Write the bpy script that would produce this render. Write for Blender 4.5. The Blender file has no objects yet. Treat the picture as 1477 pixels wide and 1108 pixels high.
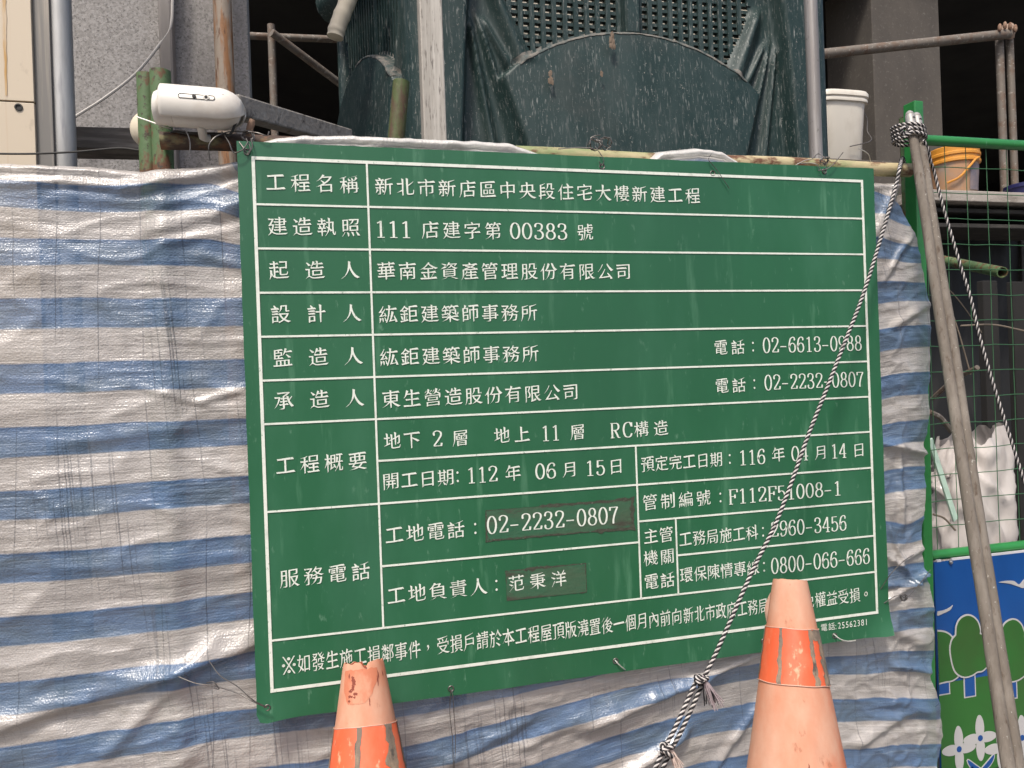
import bpy, bmesh, math, random
import numpy as np
from mathutils import Vector, Matrix, noise
from mathutils.geometry import interpolate_bezier
random.seed(7)
R = math.radians
SC = bpy.context.scene
COL = SC.collection

# ------------------------------------------------------------------ camera, sky, sun, exposure
CAM = Vector((-0.6462, -1.6725, 1.2995))
FPX = 1109.0                                   # focal length in photo pixels (1477 x 1108)
RGT = Vector((0.96655628, -0.25397805, -0.03555435))
FWD = Vector((0.25412813, 0.96717051, -0.00030789))
UPV = Vector((0.03446532, -0.00873776, 0.9993677))
cd = bpy.data.cameras.new('camera'); cam = bpy.data.objects.new('camera', cd); COL.objects.link(cam)
cam.matrix_world = Matrix(((RGT.x, UPV.x, -FWD.x, CAM.x), (RGT.y, UPV.y, -FWD.y, CAM.y),
                           (RGT.z, UPV.z, -FWD.z, CAM.z), (0, 0, 0, 1)))
cd.sensor_width = 36; cd.lens = FPX / 1477 * 36; cd.clip_start = 0.02; cd.clip_end = 3000
SC.camera = cam
SUN_EL, SUN_AZ = 56, 212                       # azimuth clockwise from +Y: from the front left
w = bpy.data.worlds.new('World'); SC.world = w; w.use_nodes = True
nt = w.node_tree; bg = nt.nodes['Background']
sk = nt.nodes.new('ShaderNodeTexSky'); sk.sky_type = 'NISHITA'; sk.sun_disc = False
sk.sun_elevation = R(SUN_EL); sk.sun_rotation = R(SUN_AZ); sk.dust_density = 4.0; sk.ozone_density = 0.4; sk.air_density = 0.8
nt.links.new(sk.outputs[0], bg.inputs[0]); bg.inputs[1].default_value = 0.115
sd = bpy.data.lights.new('sun', 'SUN'); sd.energy = 2.1; sd.angle = R(9); sd.color = (1, 0.95, 0.88)
sun = bpy.data.objects.new('sun', sd); COL.objects.link(sun)
sv = Vector((math.sin(R(SUN_AZ)) * math.cos(R(SUN_EL)), math.cos(R(SUN_AZ)) * math.cos(R(SUN_EL)), math.sin(R(SUN_EL))))
sun.rotation_euler = (-sv).to_track_quat('-Z', 'Y').to_euler(); sun.location = sv * 20
SC.view_settings.view_transform = 'Standard'; SC.view_settings.look = 'None'
SC.view_settings.gamma = 1; SC.view_settings.exposure = 0.68; SC.view_settings.use_curve_mapping = False
SC.cycles.max_bounces = 8; SC.cycles.transparent_max_bounces = 12

# ------------------------------------------------------------------ measuring helpers
def ray(px, py):
    return FWD + RGT * ((px - 738.5) / FPX) - UPV * ((py - 554) / FPX)
def at(px, py, y):
    d = ray(px, py); return CAM + d * ((y - CAM.y) / d.y)
def depth(p): return (Vector(p) - CAM).dot(FWD)
def size(p, px): return px * depth(p) / FPX
def lerp(a, b, t): return a + (b - a) * t
def ss(a, b, x):
    t = min(1, max(0, (x - a) / (b - a))); return t * t * (3 - 2 * t)
def interp(pts, x): return float(np.interp(x, [p[0] for p in pts], [p[1] for p in pts]))
def N3(x, y, z): return noise.noise(Vector((x, y, z)))

# ------------------------------------------------------------------ materials
MATS = {}
def mat(name, col, rough=.6, metal=0., spots=(), bump=None, spec=.5, trans=0., coat=0.):
    """spots: (colour, scale, (sx,sy,sz), low, high) - blotches, streaks and specks of another colour."""
    m = bpy.data.materials.new(name); m.use_nodes = True; t = m.node_tree; b = t.nodes['Principled BSDF']
    b.inputs['Roughness'].default_value = rough; b.inputs['Metallic'].default_value = metal
    b.inputs['Specular IOR Level'].default_value = spec; b.inputs['Coat Weight'].default_value = coat
    b.inputs['Base Color'].default_value = (*col, 1)
    tc = t.nodes.new('ShaderNodeTexCoord'); prev = None
    for k, (c, sc, st, lo, hi) in enumerate(spots):
        mp = t.nodes.new('ShaderNodeMapping'); mp.inputs['Scale'].default_value = st
        mp.inputs['Location'].default_value = (k * 3.1, k * 1.7, k * 2.3)
        t.links.new(tc.outputs['Object'], mp.inputs[0])
        n = t.nodes.new('ShaderNodeTexNoise'); n.inputs['Scale'].default_value = sc; n.inputs['Detail'].default_value = 5
        n.inputs['Roughness'].default_value = .6
        t.links.new(mp.outputs[0], n.inputs[0])
        mr = t.nodes.new('ShaderNodeMapRange'); mr.inputs[1].default_value = lo; mr.inputs[2].default_value = hi
        t.links.new(n.outputs[0], mr.inputs[0])
        mx = t.nodes.new('ShaderNodeMix'); mx.data_type = 'RGBA'
        t.links.new(mr.outputs[0], mx.inputs[0]); mx.inputs[7].default_value = (*c, 1)
        if prev: t.links.new(prev, mx.inputs[6])
        else: mx.inputs[6].default_value = (*col, 1)
        prev = mx.outputs[2]
    if prev: t.links.new(prev, b.inputs['Base Color'])
    if bump:
        n = t.nodes.new('ShaderNodeTexNoise'); n.inputs['Scale'].default_value = bump[0]; n.inputs['Detail'].default_value = 4
        mp = t.nodes.new('ShaderNodeMapping'); mp.inputs['Scale'].default_value = bump[2] if len(bump) > 2 else (1, 1, 1)
        t.links.new(tc.outputs['Object'], mp.inputs[0]); t.links.new(mp.outputs[0], n.inputs[0])
        bp = t.nodes.new('ShaderNodeBump'); bp.inputs['Strength'].default_value = bump[1]; bp.inputs['Distance'].default_value = .004
        t.links.new(n.outputs[0], bp.inputs['Height']); t.links.new(bp.outputs[0], b.inputs['Normal'])
    if trans:
        tr = t.nodes.new('ShaderNodeBsdfTransparent'); ms = t.nodes.new('ShaderNodeMixShader'); ms.inputs[0].default_value = trans
        o = t.nodes['Material Output']
        t.links.new(b.outputs[0], ms.inputs[1]); t.links.new(tr.outputs[0], ms.inputs[2]); t.links.new(ms.outputs[0], o.inputs[0])
    MATS[name] = m; return m

RUST = (.13, .055, .025)
mat('sign_green', (.020, .113, .049), .36, spots=[((.043, .155, .083), 5, (1, 1, .35), .45, .8), ((.11, .24, .15), 75, (1, 1, .35), .645, .77), ((.07, .2, .11), 28, (1, 1, .12), .60, .74),
    ((.02, .09, .045), 3, (1, 1, .4), .5, .9)], bump=(6, .12), spec=.45)
mat('sign_white', (.72, .75, .66), .45, spots=[((.5, .55, .46), 30, (1, 1, 1), .5, .75), ((.28, .38, .28), 160, (1, 1, .6), .62, .70)])
mat('sticker_residue', (.026, .105, .052), .55, spots=[((.05, .095, .052), 10, (.5, 1, 2.4), .40, .62), ((.05, .052, .035), 13, (.5, 1, 2.6), .55, .64), ((.13, .15, .11), 45, (.3, 1, 4), .66, .72)], bump=(60, .4))
mat('residue_edge', (.045, .05, .032), .8, spots=[((.20, .19, .16), 60, (1, 1, 1), .62, .72), ((.03, .11, .055), 40, (1, 1, 1), .6, .66)], bump=(90, .6))
mat('steel_wire', (.16, .15, .14), .45, .7, spots=[((.08, .06, .05), 60, (1, 1, 1), .5, .7)])
mat('bright_wire', (.55, .53, .48), .4, .4)
mat('rail_paint', (.16, .22, .08), .6, spots=[((.46, .38, .22), 9, (.4, 1, 1), .38, .56), (RUST, 30, (.5, 1, 1), .50, .60)], bump=(60, .3))
mat('rail_rust', (.06, .036, .024), .75, spots=[((.28, .26, .12), 14, (.5, 1, 1), .5, .6), ((.16, .07, .03), 40, (1, 1, 1), .5, .65)], bump=(60, .4))
mat('old_green', (.085, .145, .058), .6, spots=[((.13, .20, .09), 12, (1, 1, .3), .5, .7), (RUST, 30, (1, 1, .6), .49, .57), ((.05, .035, .02), 70, (1, 1, 1), .58, .64)], bump=(70, .3))
mat('rusty_green', (.062, .088, .022), .65, spots=[((.075, .045, .022), 16, (1.5, 1, .35), .52, .62), ((.12, .14, .05), 60, (1, 1, .6), .6, .7)], bump=(70, .3))
mat('bright_green', (.025, .20, .045), .35, spots=[((.02, .10, .03), 8, (1, 1, 1), .5, .8), ((.1, .3, .14), 50, (1, 1, .4), .66, .75)], coat=.2)
mat('mesh_wire', (.035, .12, .05), .5)
mat('cctv_white', (.70, .66, .59), .42, spots=[((.50, .42, .34), 10, (1, 1, 1), .5, .85), ((.22, .18, .15), 60, (1, 1, 1), .70, .74)])
mat('dark_slot', (.03, .028, .025), .7)
mat('lens_black', (.012, .012, .015), .12)
mat('dusty_cream', (.62, .55, .42), .6, spots=[((.40, .33, .24), 9, (1, 1, 1), .5, .8)])
mat('granite', (.25, .235, .22), .72, spots=[((.34, .32, .305), 130, (1, 1, 1), .44, .58), ((.14, .13, .122), 150, (1, 1, 1), .54, .64), ((.20, .185, .17), 2.5, (1, 1, .5), .5, .8)], bump=(140, .3))
mat('grey_paint', (.24, .215, .195), .6, spots=[((.17, .15, .13), 8, (1, 1, .3), .45, .7)])
mat('rusty_pipe', (.28, .225, .17), .6, spots=[((.26, .12, .045), 16, (2.5, 2.5, .35), .46, .56), ((.12, .05, .02), 40, (2, 2, .4), .56, .64)], bump=(60, .3))
mat('galvanised', (.33, .325, .31), .5, .35, spots=[((.50, .495, .48), 7, (2, 2, .35), .45, .7), ((.22, .22, .23), 20, (2, 2, .2), .55, .72)], bump=(20, .1))
mat('channel_steel', (.17, .16, .145), .55, .3, spots=[((.33, .29, .24), 10, (5, 5, .15), .5, .7)])
mat('cream_panel', (.56, .47, .35), .5, spots=[((.42, .23, .06), 4.5, (4, 4, .12), .56, .72), ((.36, .29, .21), 25, (1, 1, .6), .58, .75)])
mat('rust_stain', (.46, .27, .09), .6, spots=[((.54, .42, .28), 30, (3, 1, .3), .45, .62)])
mat('board_grey', (.085, .075, .065), .9, spots=[((.15, .135, .12), 25, (.3, 1, 3), .48, .66), ((.04, .035, .03), 18, (.4, 1, 2), .55, .7)], bump=(60, .4))
mat('cord', (.50, .47, .43), .6)
mat('dusty_beam', (.26, .235, .205), .9, spots=[((.34, .32, .29), 40, (1, 1, 1), .48, .7), ((.07, .06, .05), 28, (1, 1, 1), .56, .68)], bump=(70, .6))
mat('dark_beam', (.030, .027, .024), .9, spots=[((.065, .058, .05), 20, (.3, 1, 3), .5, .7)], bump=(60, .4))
mat('tower_green', (.012, .030, .028), .5, spots=[((.022, .045, .043), 4, (1, 1, .6), .45, .75), ((.20, .215, .20), 95, (1.3, 1.3, .2), .585, .69), ((.10, .112, .105), 55, (1.5, 1.5, .2), .57, .72), ((.25, .24, .215), 130, (1, 1, .7), .63, .70), ((.035, .056, .053), 9, (1, 1, .3), .45, .8),
    ((.045, .052, .047), 2.6, (1, 1, 1), .55, .85)], bump=(50, .12), spec=.35)
mat('tower_dust', (.17, .155, .135), .8, spots=[((.05, .07, .068), 30, (1, 1, 1), .42, .62)])
mat('daylight_cream', (.60, .55, .47), .8)  # pale tone standing in for daylight behind the tower grille
mat('leaf_litter', (.17, .125, .09), .9)
mat('weathered_alu', (.36, .33, .285), .55, .1, spots=[((.52, .485, .43), 14, (4, 4, .16), .46, .62), ((.16, .14, .12), 55, (3, 3, .35), .56, .66)], bump=(40, .2))
mat('grey_pole', (.235, .215, .20), .5, .3, spots=[((.36, .345, .33), 12, (3, 3, .15), .48, .66), ((.12, .11, .10), 60, (1, 1, .5), .62, .7)])
mat('white_plastic', (.66, .62, .54), .45, spots=[((.48, .43, .36), 7, (1, 1, .6), .5, .85), ((.3, .27, .22), 60, (1, 1, 1), .70, .76)])
mat('orange_plastic', (.60, .26, .035), .4, spots=[((.50, .22, .04), 20, (1, 1, 1), .5, .8)])
mat('clouded_plastic', (.43, .25, .14), .5, spots=[((.34, .27, .22), 9, (1, 1, 1), .42, .62)])
mat('bucket_label', (.24, .19, .19), .55, spots=[((.14, .13, .16), 16, (1, 1, 1), .45, .7)])
mat('dark_blue', (.02, .022, .09), .4)
mat('concrete_dark', (.095, .082, .068), .9, spots=[((.06, .052, .045), 3, (1, 1, .5), .4, .7), ((.13, .118, .10), 40, (1, 1, 1), .58, .7)], bump=(40, .3))
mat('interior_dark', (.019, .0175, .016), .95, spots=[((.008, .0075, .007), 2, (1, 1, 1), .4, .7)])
mat('scaffold_steel', (.17, .145, .12), .7, .2, spots=[((.15, .10, .07), 18, (1, 1, 1), .48, .66), ((.36, .33, .29), 50, (1, 1, 1), .58, .7)], bump=(60, .3))
mat('cloth_lump', (.34, .24, .18), .9, bump=(40, .5))
mat('cast_clamp', (.30, .19, .13), .8, .2, spots=[((.16, .08, .05), 30, (1, 1, 1), .48, .62)], bump=(60, .4))
mat('plank', (.36, .32, .28), .9, spots=[((.22, .19, .16), 22, (.4, 1, 2), .48, .66), ((.48, .44, .39), 60, (1, 1, 1), .60, .7)], bump=(60, .5))
mat('bag_plastic', (.74, .68, .63), .22, spots=[((.52, .46, .42), 8, (1, 1, .5), .45, .65)], trans=.3, bump=(17, 1.0, (1, 1, .6)))
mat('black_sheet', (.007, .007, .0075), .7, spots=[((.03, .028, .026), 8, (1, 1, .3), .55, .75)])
mat('pale_green', (.55, .72, .58), .45)
mat('twig', (.20, .16, .12), .85)
mat('prop_wood', (.145, .122, .098), .85, spots=[((.205, .178, .148), 9, (3, 3, .25), .45, .65), ((.085, .06, .042), 30, (3, 3, .25), .58, .70), ((.36, .34, .30), 120, (1, 1, .6), .64, .70)], bump=(60, .55, (3, 3, .4)))
mat('prop_shoe', (.34, .33, .31), .5, .3, spots=[((.2, .17, .14), 40, (1, 1, 1), .5, .7)])
mat('rope_white', (.58, .54, .51), .95, spots=[((.30, .27, .25), 70, (1, 1, 1), .5, .7)]); mat('rope_black', (.014, .013, .015), .8)
mat('rope_fray', (.33, .27, .28), .95); mat('rope_fray_pale', (.55, .44, .38), .95)
mat('cone_pale', (.53, .225, .13), .8, spots=[((.57, .33, .225), 11, (1, 1, .5), .42, .66), ((.40, .21, .14), 5, (1, 1, .7), .5, .75), ((.56, .15, .065), 7, (1, 1, .8), .56, .74), ((.34, .13, .07), 45, (1, 1, .5), .62, .72)], bump=(70, .15))
mat('cone_unfaded', (.50, .165, .085), .75, spots=[((.55, .25, .15), 26, (1, 1, .6), .46, .62), ((.36, .09, .045), 40, (1, 1, .6), .60, .70)])
mat('cone_inside', (.30, .07, .03), .8)
mat('cone_sleeve', (.72, .125, .045), .45, spots=[((.60, .085, .03), 5, (1, 1, .6), .45, .7), ((.70, .20, .10), 16, (1, 1, .5), .52, .78), ((.78, .34, .2), 50, (1, 1, .6), .62, .70), ((.40, .08, .04), 60, (1, 1, .6), .66, .72)])
mat('worn_sleeve', (.175, .135, .10), .8, spots=[((.30, .22, .15), 40, (1, 1, .4), .48, .62), ((.09, .075, .06), 70, (1, 1, .5), .55, .65), ((.62, .20, .10), 55, (1, 1, .5), .66, .72)], bump=(90, .5))
mat('sleeve_trim', (.62, .36, .26), .5)
mat('cone_scuff', (.20, .045, .025), .8)
mat('mural_blue', (.003, .056, .225), .3, spots=[((.004, .068, .26), 4, (1, 1, 1), .4, .7)], coat=.15)
mat('mural_green', (.020, .118, .017), .35, spots=[((.03, .075, .014), 3, (1, 1, 1), .45, .7), ((.010, .11, .010), 4, (1, 1, 1), .5, .75)], coat=.15)
mat('mural_grey', (.43, .42, .41), .45)
mat('mural_edge', (.55, .54, .56), .4)
mat('bolt', (.35, .36, .40), .3, .8)
mat('asphalt', (.05, .05, .05), .9, spots=[((.075, .073, .07), 60, (1, 1, 1), .5, .7), ((.035, .035, .035), 1.5, (1, 1, 1), .5, .7)], bump=(200, .5))
mat('pavement', (.22, .21, .195), .9, spots=[((.15, .14, .13), 4, (1, 1, 1), .45, .7)], bump=(80, .4))

# ------------------------------------------------------------------ mesh building
class MB:
    def __init__(s): s.v = []; s.f = []; s.m = []; s.mi = 0
    def add(s, vs, fs):
        o = len(s.v); s.v += [Vector(v) for v in vs]; s.f += [tuple(i + o for i in f) for f in fs]; s.m += [s.mi] * len(fs); return s
    def box(s, c, d, rot=None):
        c = Vector(c); h = Vector(d) / 2; vs = []
        for i in (-1, 1):
            for j in (-1, 1):
                for k in (-1, 1):
                    p = Vector((i * h.x, j * h.y, k * h.z)); vs.append(c + (rot @ p if rot else p))
        return s.add(vs, [(0, 1, 3, 2), (4, 6, 7, 5), (0, 4, 5, 1), (2, 3, 7, 6), (0, 2, 6, 4), (1, 5, 7, 3)])
    def bar(s, a, b, wd, ht, up=(0, 0, 1)):
        a = Vector(a); b = Vector(b); x = (b - a); L = x.length; x.normalize(); y = Vector(up).cross(x).normalized(); z = x.cross(y)
        return s.box((a + b) / 2, (L, wd, ht), Matrix((x, y, z)).transposed())
    def tube(s, pts, r, seg=12, cap=True, hollow=0.):
        pts = [Vector(p) for p in pts]; n = len(pts)
        rs = r if isinstance(r, (list, tuple)) else [r] * n
        vs = []; fs = []; prevu = None
        for i, p in enumerate(pts):
            t = (pts[min(i + 1, n - 1)] - pts[max(i - 1, 0)])
            t = t.normalized() if t.length > 1e-9 else Vector((0, 0, 1))
            if prevu is None:
                u = t.cross(Vector((0, 0, 1)) if abs(t.z) < .9 else Vector((1, 0, 0))).normalized()
            else:
                u = prevu - t * prevu.dot(t); u = u.normalized() if u.length > 1e-6 else t.orthogonal().normalized()
            prevu = u; v = t.cross(u)
            for k in range(seg):
                a = 2 * math.pi * k / seg; vs.append(p + (u * math.cos(a) + v * math.sin(a)) * rs[i])
        for i in range(n - 1):
            for k in range(seg):
                k2 = (k + 1) % seg; fs.append((i * seg + k, i * seg + k2, (i + 1) * seg + k2, (i + 1) * seg + k))
        if hollow:                               # an open pipe end: rim and a bore at the last point
            t = (pts[-1] - pts[-2]).normalized(); base = (n - 1) * seg; o = len(vs)
            for q, dd in ((.82, 0), (.8, -hollow)):
                for k in range(seg): vs.append(pts[-1] + (vs[base + k] - pts[-1]) * q + t * dd)
            for k in range(seg):
                k2 = (k + 1) % seg
                fs.append((base + k, base + k2, o + k2, o + k)); fs.append((o + k, o + k2, o + seg + k2, o + seg + k))
            fs.append(tuple(range(o + seg, o + 2 * seg)))
            fs.append(tuple(range(seg))[::-1])
        elif cap:
            fs.append(tuple(range(seg))[::-1]); fs.append(tuple(range((n - 1) * seg, n * seg)))
        return s.add(vs, fs)
    def lathe(s, prof, c=(0, 0, 0), seg=40, axis=None, jitter=None, close=True):
        c = Vector(c); q = Vector((0, 0, 1)).rotation_difference(Vector(axis)) if axis else None; vs = []; fs = []
        for i, (r, z) in enumerate(prof):
            for k in range(seg):
                a = 2 * math.pi * k / seg; p = Vector((r * math.cos(a), r * math.sin(a), z))
                if jitter: p = jitter(i, a, p)
                if q: p = q @ p
                vs.append(c + p)
        for i in range(len(prof) - 1):
            for k in range(seg):
                k2 = (k + 1) % seg; fs.append((i * seg + k, i * seg + k2, (i + 1) * seg + k2, (i + 1) * seg + k))
        if close: fs.append(tuple(range(seg))[::-1]); fs.append(tuple(range((len(prof) - 1) * seg, len(prof) * seg)))
        return s.add(vs, fs)
    def ball(s, c, r, seg=16, ring=10, sc=(1, 1, 1), lump=0):
        c = Vector(c); vs = []; fs = []
        for i in range(ring + 1):
            th = math.pi * i / ring
            for k in range(seg):
                a = 2 * math.pi * k / seg
                d = Vector((math.sin(th) * math.cos(a), math.sin(th) * math.sin(a), math.cos(th)))
                q = r * (1 + lump * noise.noise(d * 2.2 + c * 9))
                vs.append(c + Vector((d.x * sc[0], d.y * sc[1], d.z * sc[2])) * q)
        for i in range(ring):
            for k in range(seg):
                k2 = (k + 1) % seg; fs.append((i * seg + k, (i + 1) * seg + k, (i + 1) * seg + k2, i * seg + k2))
        return s.add(vs, fs)
    def prism(s, outline, y0, y1):               # outline in (x, z), extruded in y
        n = len(outline)
        vs = [(x, y0, z) for x, z in outline] + [(x, y1, z) for x, z in outline]
        fs = [tuple(range(n)), tuple(range(n, 2 * n))[::-1]] + [(i, i + n, (i + 1) % n + n, (i + 1) % n) for i in range(n)]
        return s.add(vs, fs)
    def build(s, name, m, parent=None, origin=None, smooth=35, bevel=0, fixn=True, uv=None):
        if origin is None:
            if parent is not None: origin = parent['_o']
            else:
                xs = [v.x for v in s.v]; ys = [v.y for v in s.v]; zs = [v.z for v in s.v]
                origin = ((min(xs) + max(xs)) / 2, (min(ys) + max(ys)) / 2, min(zs))
        o0 = Vector(origin)
        me = bpy.data.meshes.new(name); me.from_pydata([v - o0 for v in s.v], [], s.f)
        for mm in (m if isinstance(m, (list, tuple)) else [m]): me.materials.append(MATS[mm])
        if fixn:
            bm = bmesh.new(); bm.from_mesh(me)
            bmesh.ops.recalc_face_normals(bm, faces=bm.faces); bm.to_mesh(me); bm.free()
        me.polygons.foreach_set('material_index', s.m)
        if smooth:
            me.polygons.foreach_set('use_smooth', [True] * len(me.polygons)); me.set_sharp_from_angle(angle=R(smooth))
        o = bpy.data.objects.new(name, me); COL.objects.link(o)
        if parent is not None:
            o.parent = parent
            pw = Vector(parent['_o']); o.location = o0 - pw
        else: o.location = o0
        o['_o'] = tuple(o0)
        if bevel:
            b = o.modifiers.new('bevel', 'BEVEL'); b.width = bevel; b.segments = 2; b.limit_method = 'ANGLE'
        return o
def tag(o, label=None, cat=None, group=None, kind=None):
    if label: o['label'] = label
    if cat: o['category'] = cat
    if group: o['group'] = group
    if kind: o['kind'] = kind
    return o
def thing(name, loc, label, cat, group=None):
    o = bpy.data.objects.new(name, None); COL.objects.link(o); o.location = loc; o['_o'] = tuple(loc); o.empty_display_size = .05
    return tag(o, label, cat, group)
def curve(pts, n=10):                           # Catmull-Rom through points
    pts = [Vector(p) for p in pts]; P = [pts[0] * 2 - pts[1]] + pts + [pts[-1] * 2 - pts[-2]]; out = []
    for i in range(1, len(P) - 2):
        for k in range(n):
            t = k / n; a, b, c, d = P[i - 1], P[i], P[i + 1], P[i + 2]
            out.append(.5 * ((2 * b) + (c - a) * t + (2 * a - 5 * b + 4 * c - d) * t * t + (3 * b - a - 3 * c + d) * t ** 3))
    out.append(pts[-1]); return out

# ------------------------------------------------------------------ ground and building
g = MB().add([(-400, -400, 0), (400, -400, 0), (400, 400, 0), (-400, 400, 0)], [(0, 1, 2, 3)]).build('road', 'asphalt', smooth=0); tag(g, kind='structure')
pv = MB().box((0, 4.6, .06), (24, 11.2, .12)).build('pavement', 'pavement', smooth=0, bevel=.01); tag(pv, kind='structure')
WL, WR, WB, WT = -7, 10, 9.6, 4.2
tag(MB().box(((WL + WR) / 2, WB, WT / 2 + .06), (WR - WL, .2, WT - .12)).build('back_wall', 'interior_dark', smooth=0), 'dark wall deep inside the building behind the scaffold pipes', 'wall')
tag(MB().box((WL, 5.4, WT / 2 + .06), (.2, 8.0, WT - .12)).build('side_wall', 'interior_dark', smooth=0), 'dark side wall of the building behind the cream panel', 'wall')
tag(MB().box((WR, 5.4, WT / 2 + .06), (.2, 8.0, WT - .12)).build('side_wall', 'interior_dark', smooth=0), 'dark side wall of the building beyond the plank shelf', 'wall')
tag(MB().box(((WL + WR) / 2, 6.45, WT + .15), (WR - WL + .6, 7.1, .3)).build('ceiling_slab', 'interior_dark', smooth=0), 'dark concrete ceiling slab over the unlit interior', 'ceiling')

def vbox(name, m, px0, px1, y, dep, z0, z1, pyref=110, bevel=.004):
    a = at(px0, pyref, y); b = at(px1, pyref, y)
    return MB().box(((a.x + b.x) / 2, y + dep / 2, (z0 + z1) / 2), (b.x - a.x, dep, z1 - z0)).build(name, m, bevel=bevel, smooth=0)
G0 = .12
tag(vbox('concrete_column', 'granite', 104, 360, .9, .10, G0, 4.6), 'speckled grey granite finish column behind the security camera', 'column')
tag(vbox('concrete_column', 'concrete_dark', 1260, 1357, 3.0, .5, G0, WT), 'plain grey concrete column behind the tied top of the props', 'column')
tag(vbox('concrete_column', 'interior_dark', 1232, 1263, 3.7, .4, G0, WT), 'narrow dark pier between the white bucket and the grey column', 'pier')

# cream panel at far left, with its seam and hole
a = at(-60, 145, .35); b = at(49, 145, .35); zs = a.z * .5 + b.z * .5
t = thing('wall_panel', ((a.x + b.x) / 2, .35, G0), 'cream metal panel with a rust streak and one bolt hole', 'panel')
mb = MB().box(((a.x + b.x) / 2, .365, (G0 + zs - .002) / 2), (b.x - a.x, .03, zs - .002 - G0)); mb.box(((a.x + b.x) / 2, .365, (zs + .002 + 3.2) / 2), (b.x - a.x, .03, 3.2 - zs - .002))
mb.build('sheet', 'cream_panel', t, bevel=.001, smooth=0)
h = at(27, 155, .35); MB().lathe([(.0072, 0), (.0088, .001), (.0088, .0025), (.006, .003), (.0055, .0005)], h + Vector((0, .0, 0)), 20, axis=(0, -1, 0)).build('bolt_hole', 'dark_slot', t)
mb = MB(); vs = []
for j in range(31):
    q = at(lerp(5, 9, j / 30), lerp(-40, 138, j / 30), .3488); wd_ = .0045 * (1 - .6 * j / 30) * (1 + .6 * N3(0, j * .6, 3))
    for e_ in (-1, -.3, .4, 1): vs.append((q.x + e_ * wd_ + .002 * N3(j * .3, 1, 1), .3488, q.z))
mb.add(vs, [(j * 4 + i, j * 4 + i + 1, j * 4 + i + 5, j * 4 + i + 4) for j in range(30) for i in range(3)]); mb.build('rust_streak', 'rust_stain', t, smooth=0)
a = at(50, 110, .36); b = at(74, 110, .36); cx = (a.x + b.x) / 2; W_ = b.x - a.x
mb = MB().prism([(a.x, .36), (b.x, .36), (b.x, .40), (b.x - .003, .40), (b.x - .003, .363), (cx + .004, .363), (cx + .002, .368), (cx - .002, .368), (cx - .004, .363), (a.x + .003, .363), (a.x + .003, .40), (a.x, .40)], G0, 3.2)
mb.v = [Vector((v.x, v.z, v.y)) for v in mb.v]
tag(mb.build('steel_channel', 'channel_steel', bevel=.001, smooth=0), 'brown grey steel channel between cream panel and galvanised pipe', 'channel')
a = at(89.5, 110, .39); tag(MB().tube([(a.x, .39, G0), (a.x, .39, 3.3)], size(a, 31) / 2, 28).build('pipe', 'galvanised'), 'thick galvanised pipe standing beside the steel channel', 'pipe')
a = at(241, 60, .86); b = at(231, 60, .86)
tag(MB().box((a.x, .866, (1.35 + 3.6) / 2), ((a.x - b.x) * 2, .06, 3.6 - 1.35)).build('conduit', 'grey_paint', bevel=.008, smooth=0), 'flat grey conduit running down the granite column', 'conduit')
a = at(322, 60, .82); tag(MB().tube([(a.x + .004, .82, G0), (a.x, .82, 3.5)], size(a, 26) / 2, 24).build('pipe', 'rusty_pipe'), 'rust stained pipe in front of the granite column', 'pipe')
pts = curve([at(x, y, .84) for x, y in ((250, -60), (249, 0), (246, 38), (232, 62), (196, 106), (150, 142), (108, 169), (88, 186))], 8)
tag(MB().tube(pts, .0045, 8).build('cord', 'cord'), 'pale cord slanting across the granite column', 'cord')
a = at(104, 205, .62); b = at(212, 212, .62)
tag(MB().bar(at(98, 206, .62), at(225, 209, .62), .1, .058).build('beam', 'board_grey', bevel=.003, smooth=0), 'dark dusty beam lying low behind the twin green posts', 'beam')
tag(MB().bar(at(335, 153, .45), at(500, 200, .95), .05, size(at(410, 175, .7), 27)).build('beam', 'dusty_beam', bevel=.005, smooth=0), 'dust caked grey beam sloping from the security camera to the cooling tower', 'beam')
tag(MB().tube(curve([at(x, y, .16) for x, y in ((-60, 221), (40, 222), (110, 219), (170, 214), (200, 217))], 6), .0022, 8).build('steel_bar', 'dark_slot'), 'thin dark bar above the left top of the tarp', 'bar')

# scaffold pipes in the dark
def spipe(a, b, y0, y1, w, label, m='scaffold_steel'):
    A = at(*a, y0); B = at(*b, y1)
    return tag(MB().tube([A, B], size((A + B) / 2, w) / 2, 14, hollow=.0).build('scaffold_pipe', m), label, 'scaffold pipe')
spipe((340, 51), (560, 60), 2.3, 2.4, 10, 'level scaffold pipe in the dark left of the cooling tower')
A = at(391, 36, 2.26); tag(MB().tube([(A.x, 2.26, G0), (A.x, 2.26, A.z)], size(A, 11) / 2, 14).build('scaffold_pipe', 'scaffold_steel'), 'upright scaffold pipe right of the granite column', 'scaffold pipe')
spipe((392, 47), (520, 143), 2.2, 2.5, 11, 'diagonal scaffold brace behind the cooling tower')
spipe((1150, 82), (1455, 49), 2.5, 2.4, 14, 'level scaffold pipe crossing the grey concrete column')
for px, wd, lb in ((1441, 11, 'left upright scaffold pipe under the cast clamp'), (1456, 10, 'right upright scaffold pipe under the cast clamp')):
    A = at(px, 50, 2.46); tag(MB().tube([(A.x, 2.46, G0), (A.x, 2.46, A.z)], size(A, wd) / 2, 14).build('scaffold_pipe', 'scaffold_steel'), lb, 'scaffold pipe')
c = at(1454, 45, 2.42); t = thing('scaffold_clamp', c, 'knobbly clamp with finger like lugs where scaffold pipes cross', 'clamp')
MB().ball(c, .04, sc=(1.3, 1, 1.1), lump=.5).build('clamp_body', 'cloth_lump', t)
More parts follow.
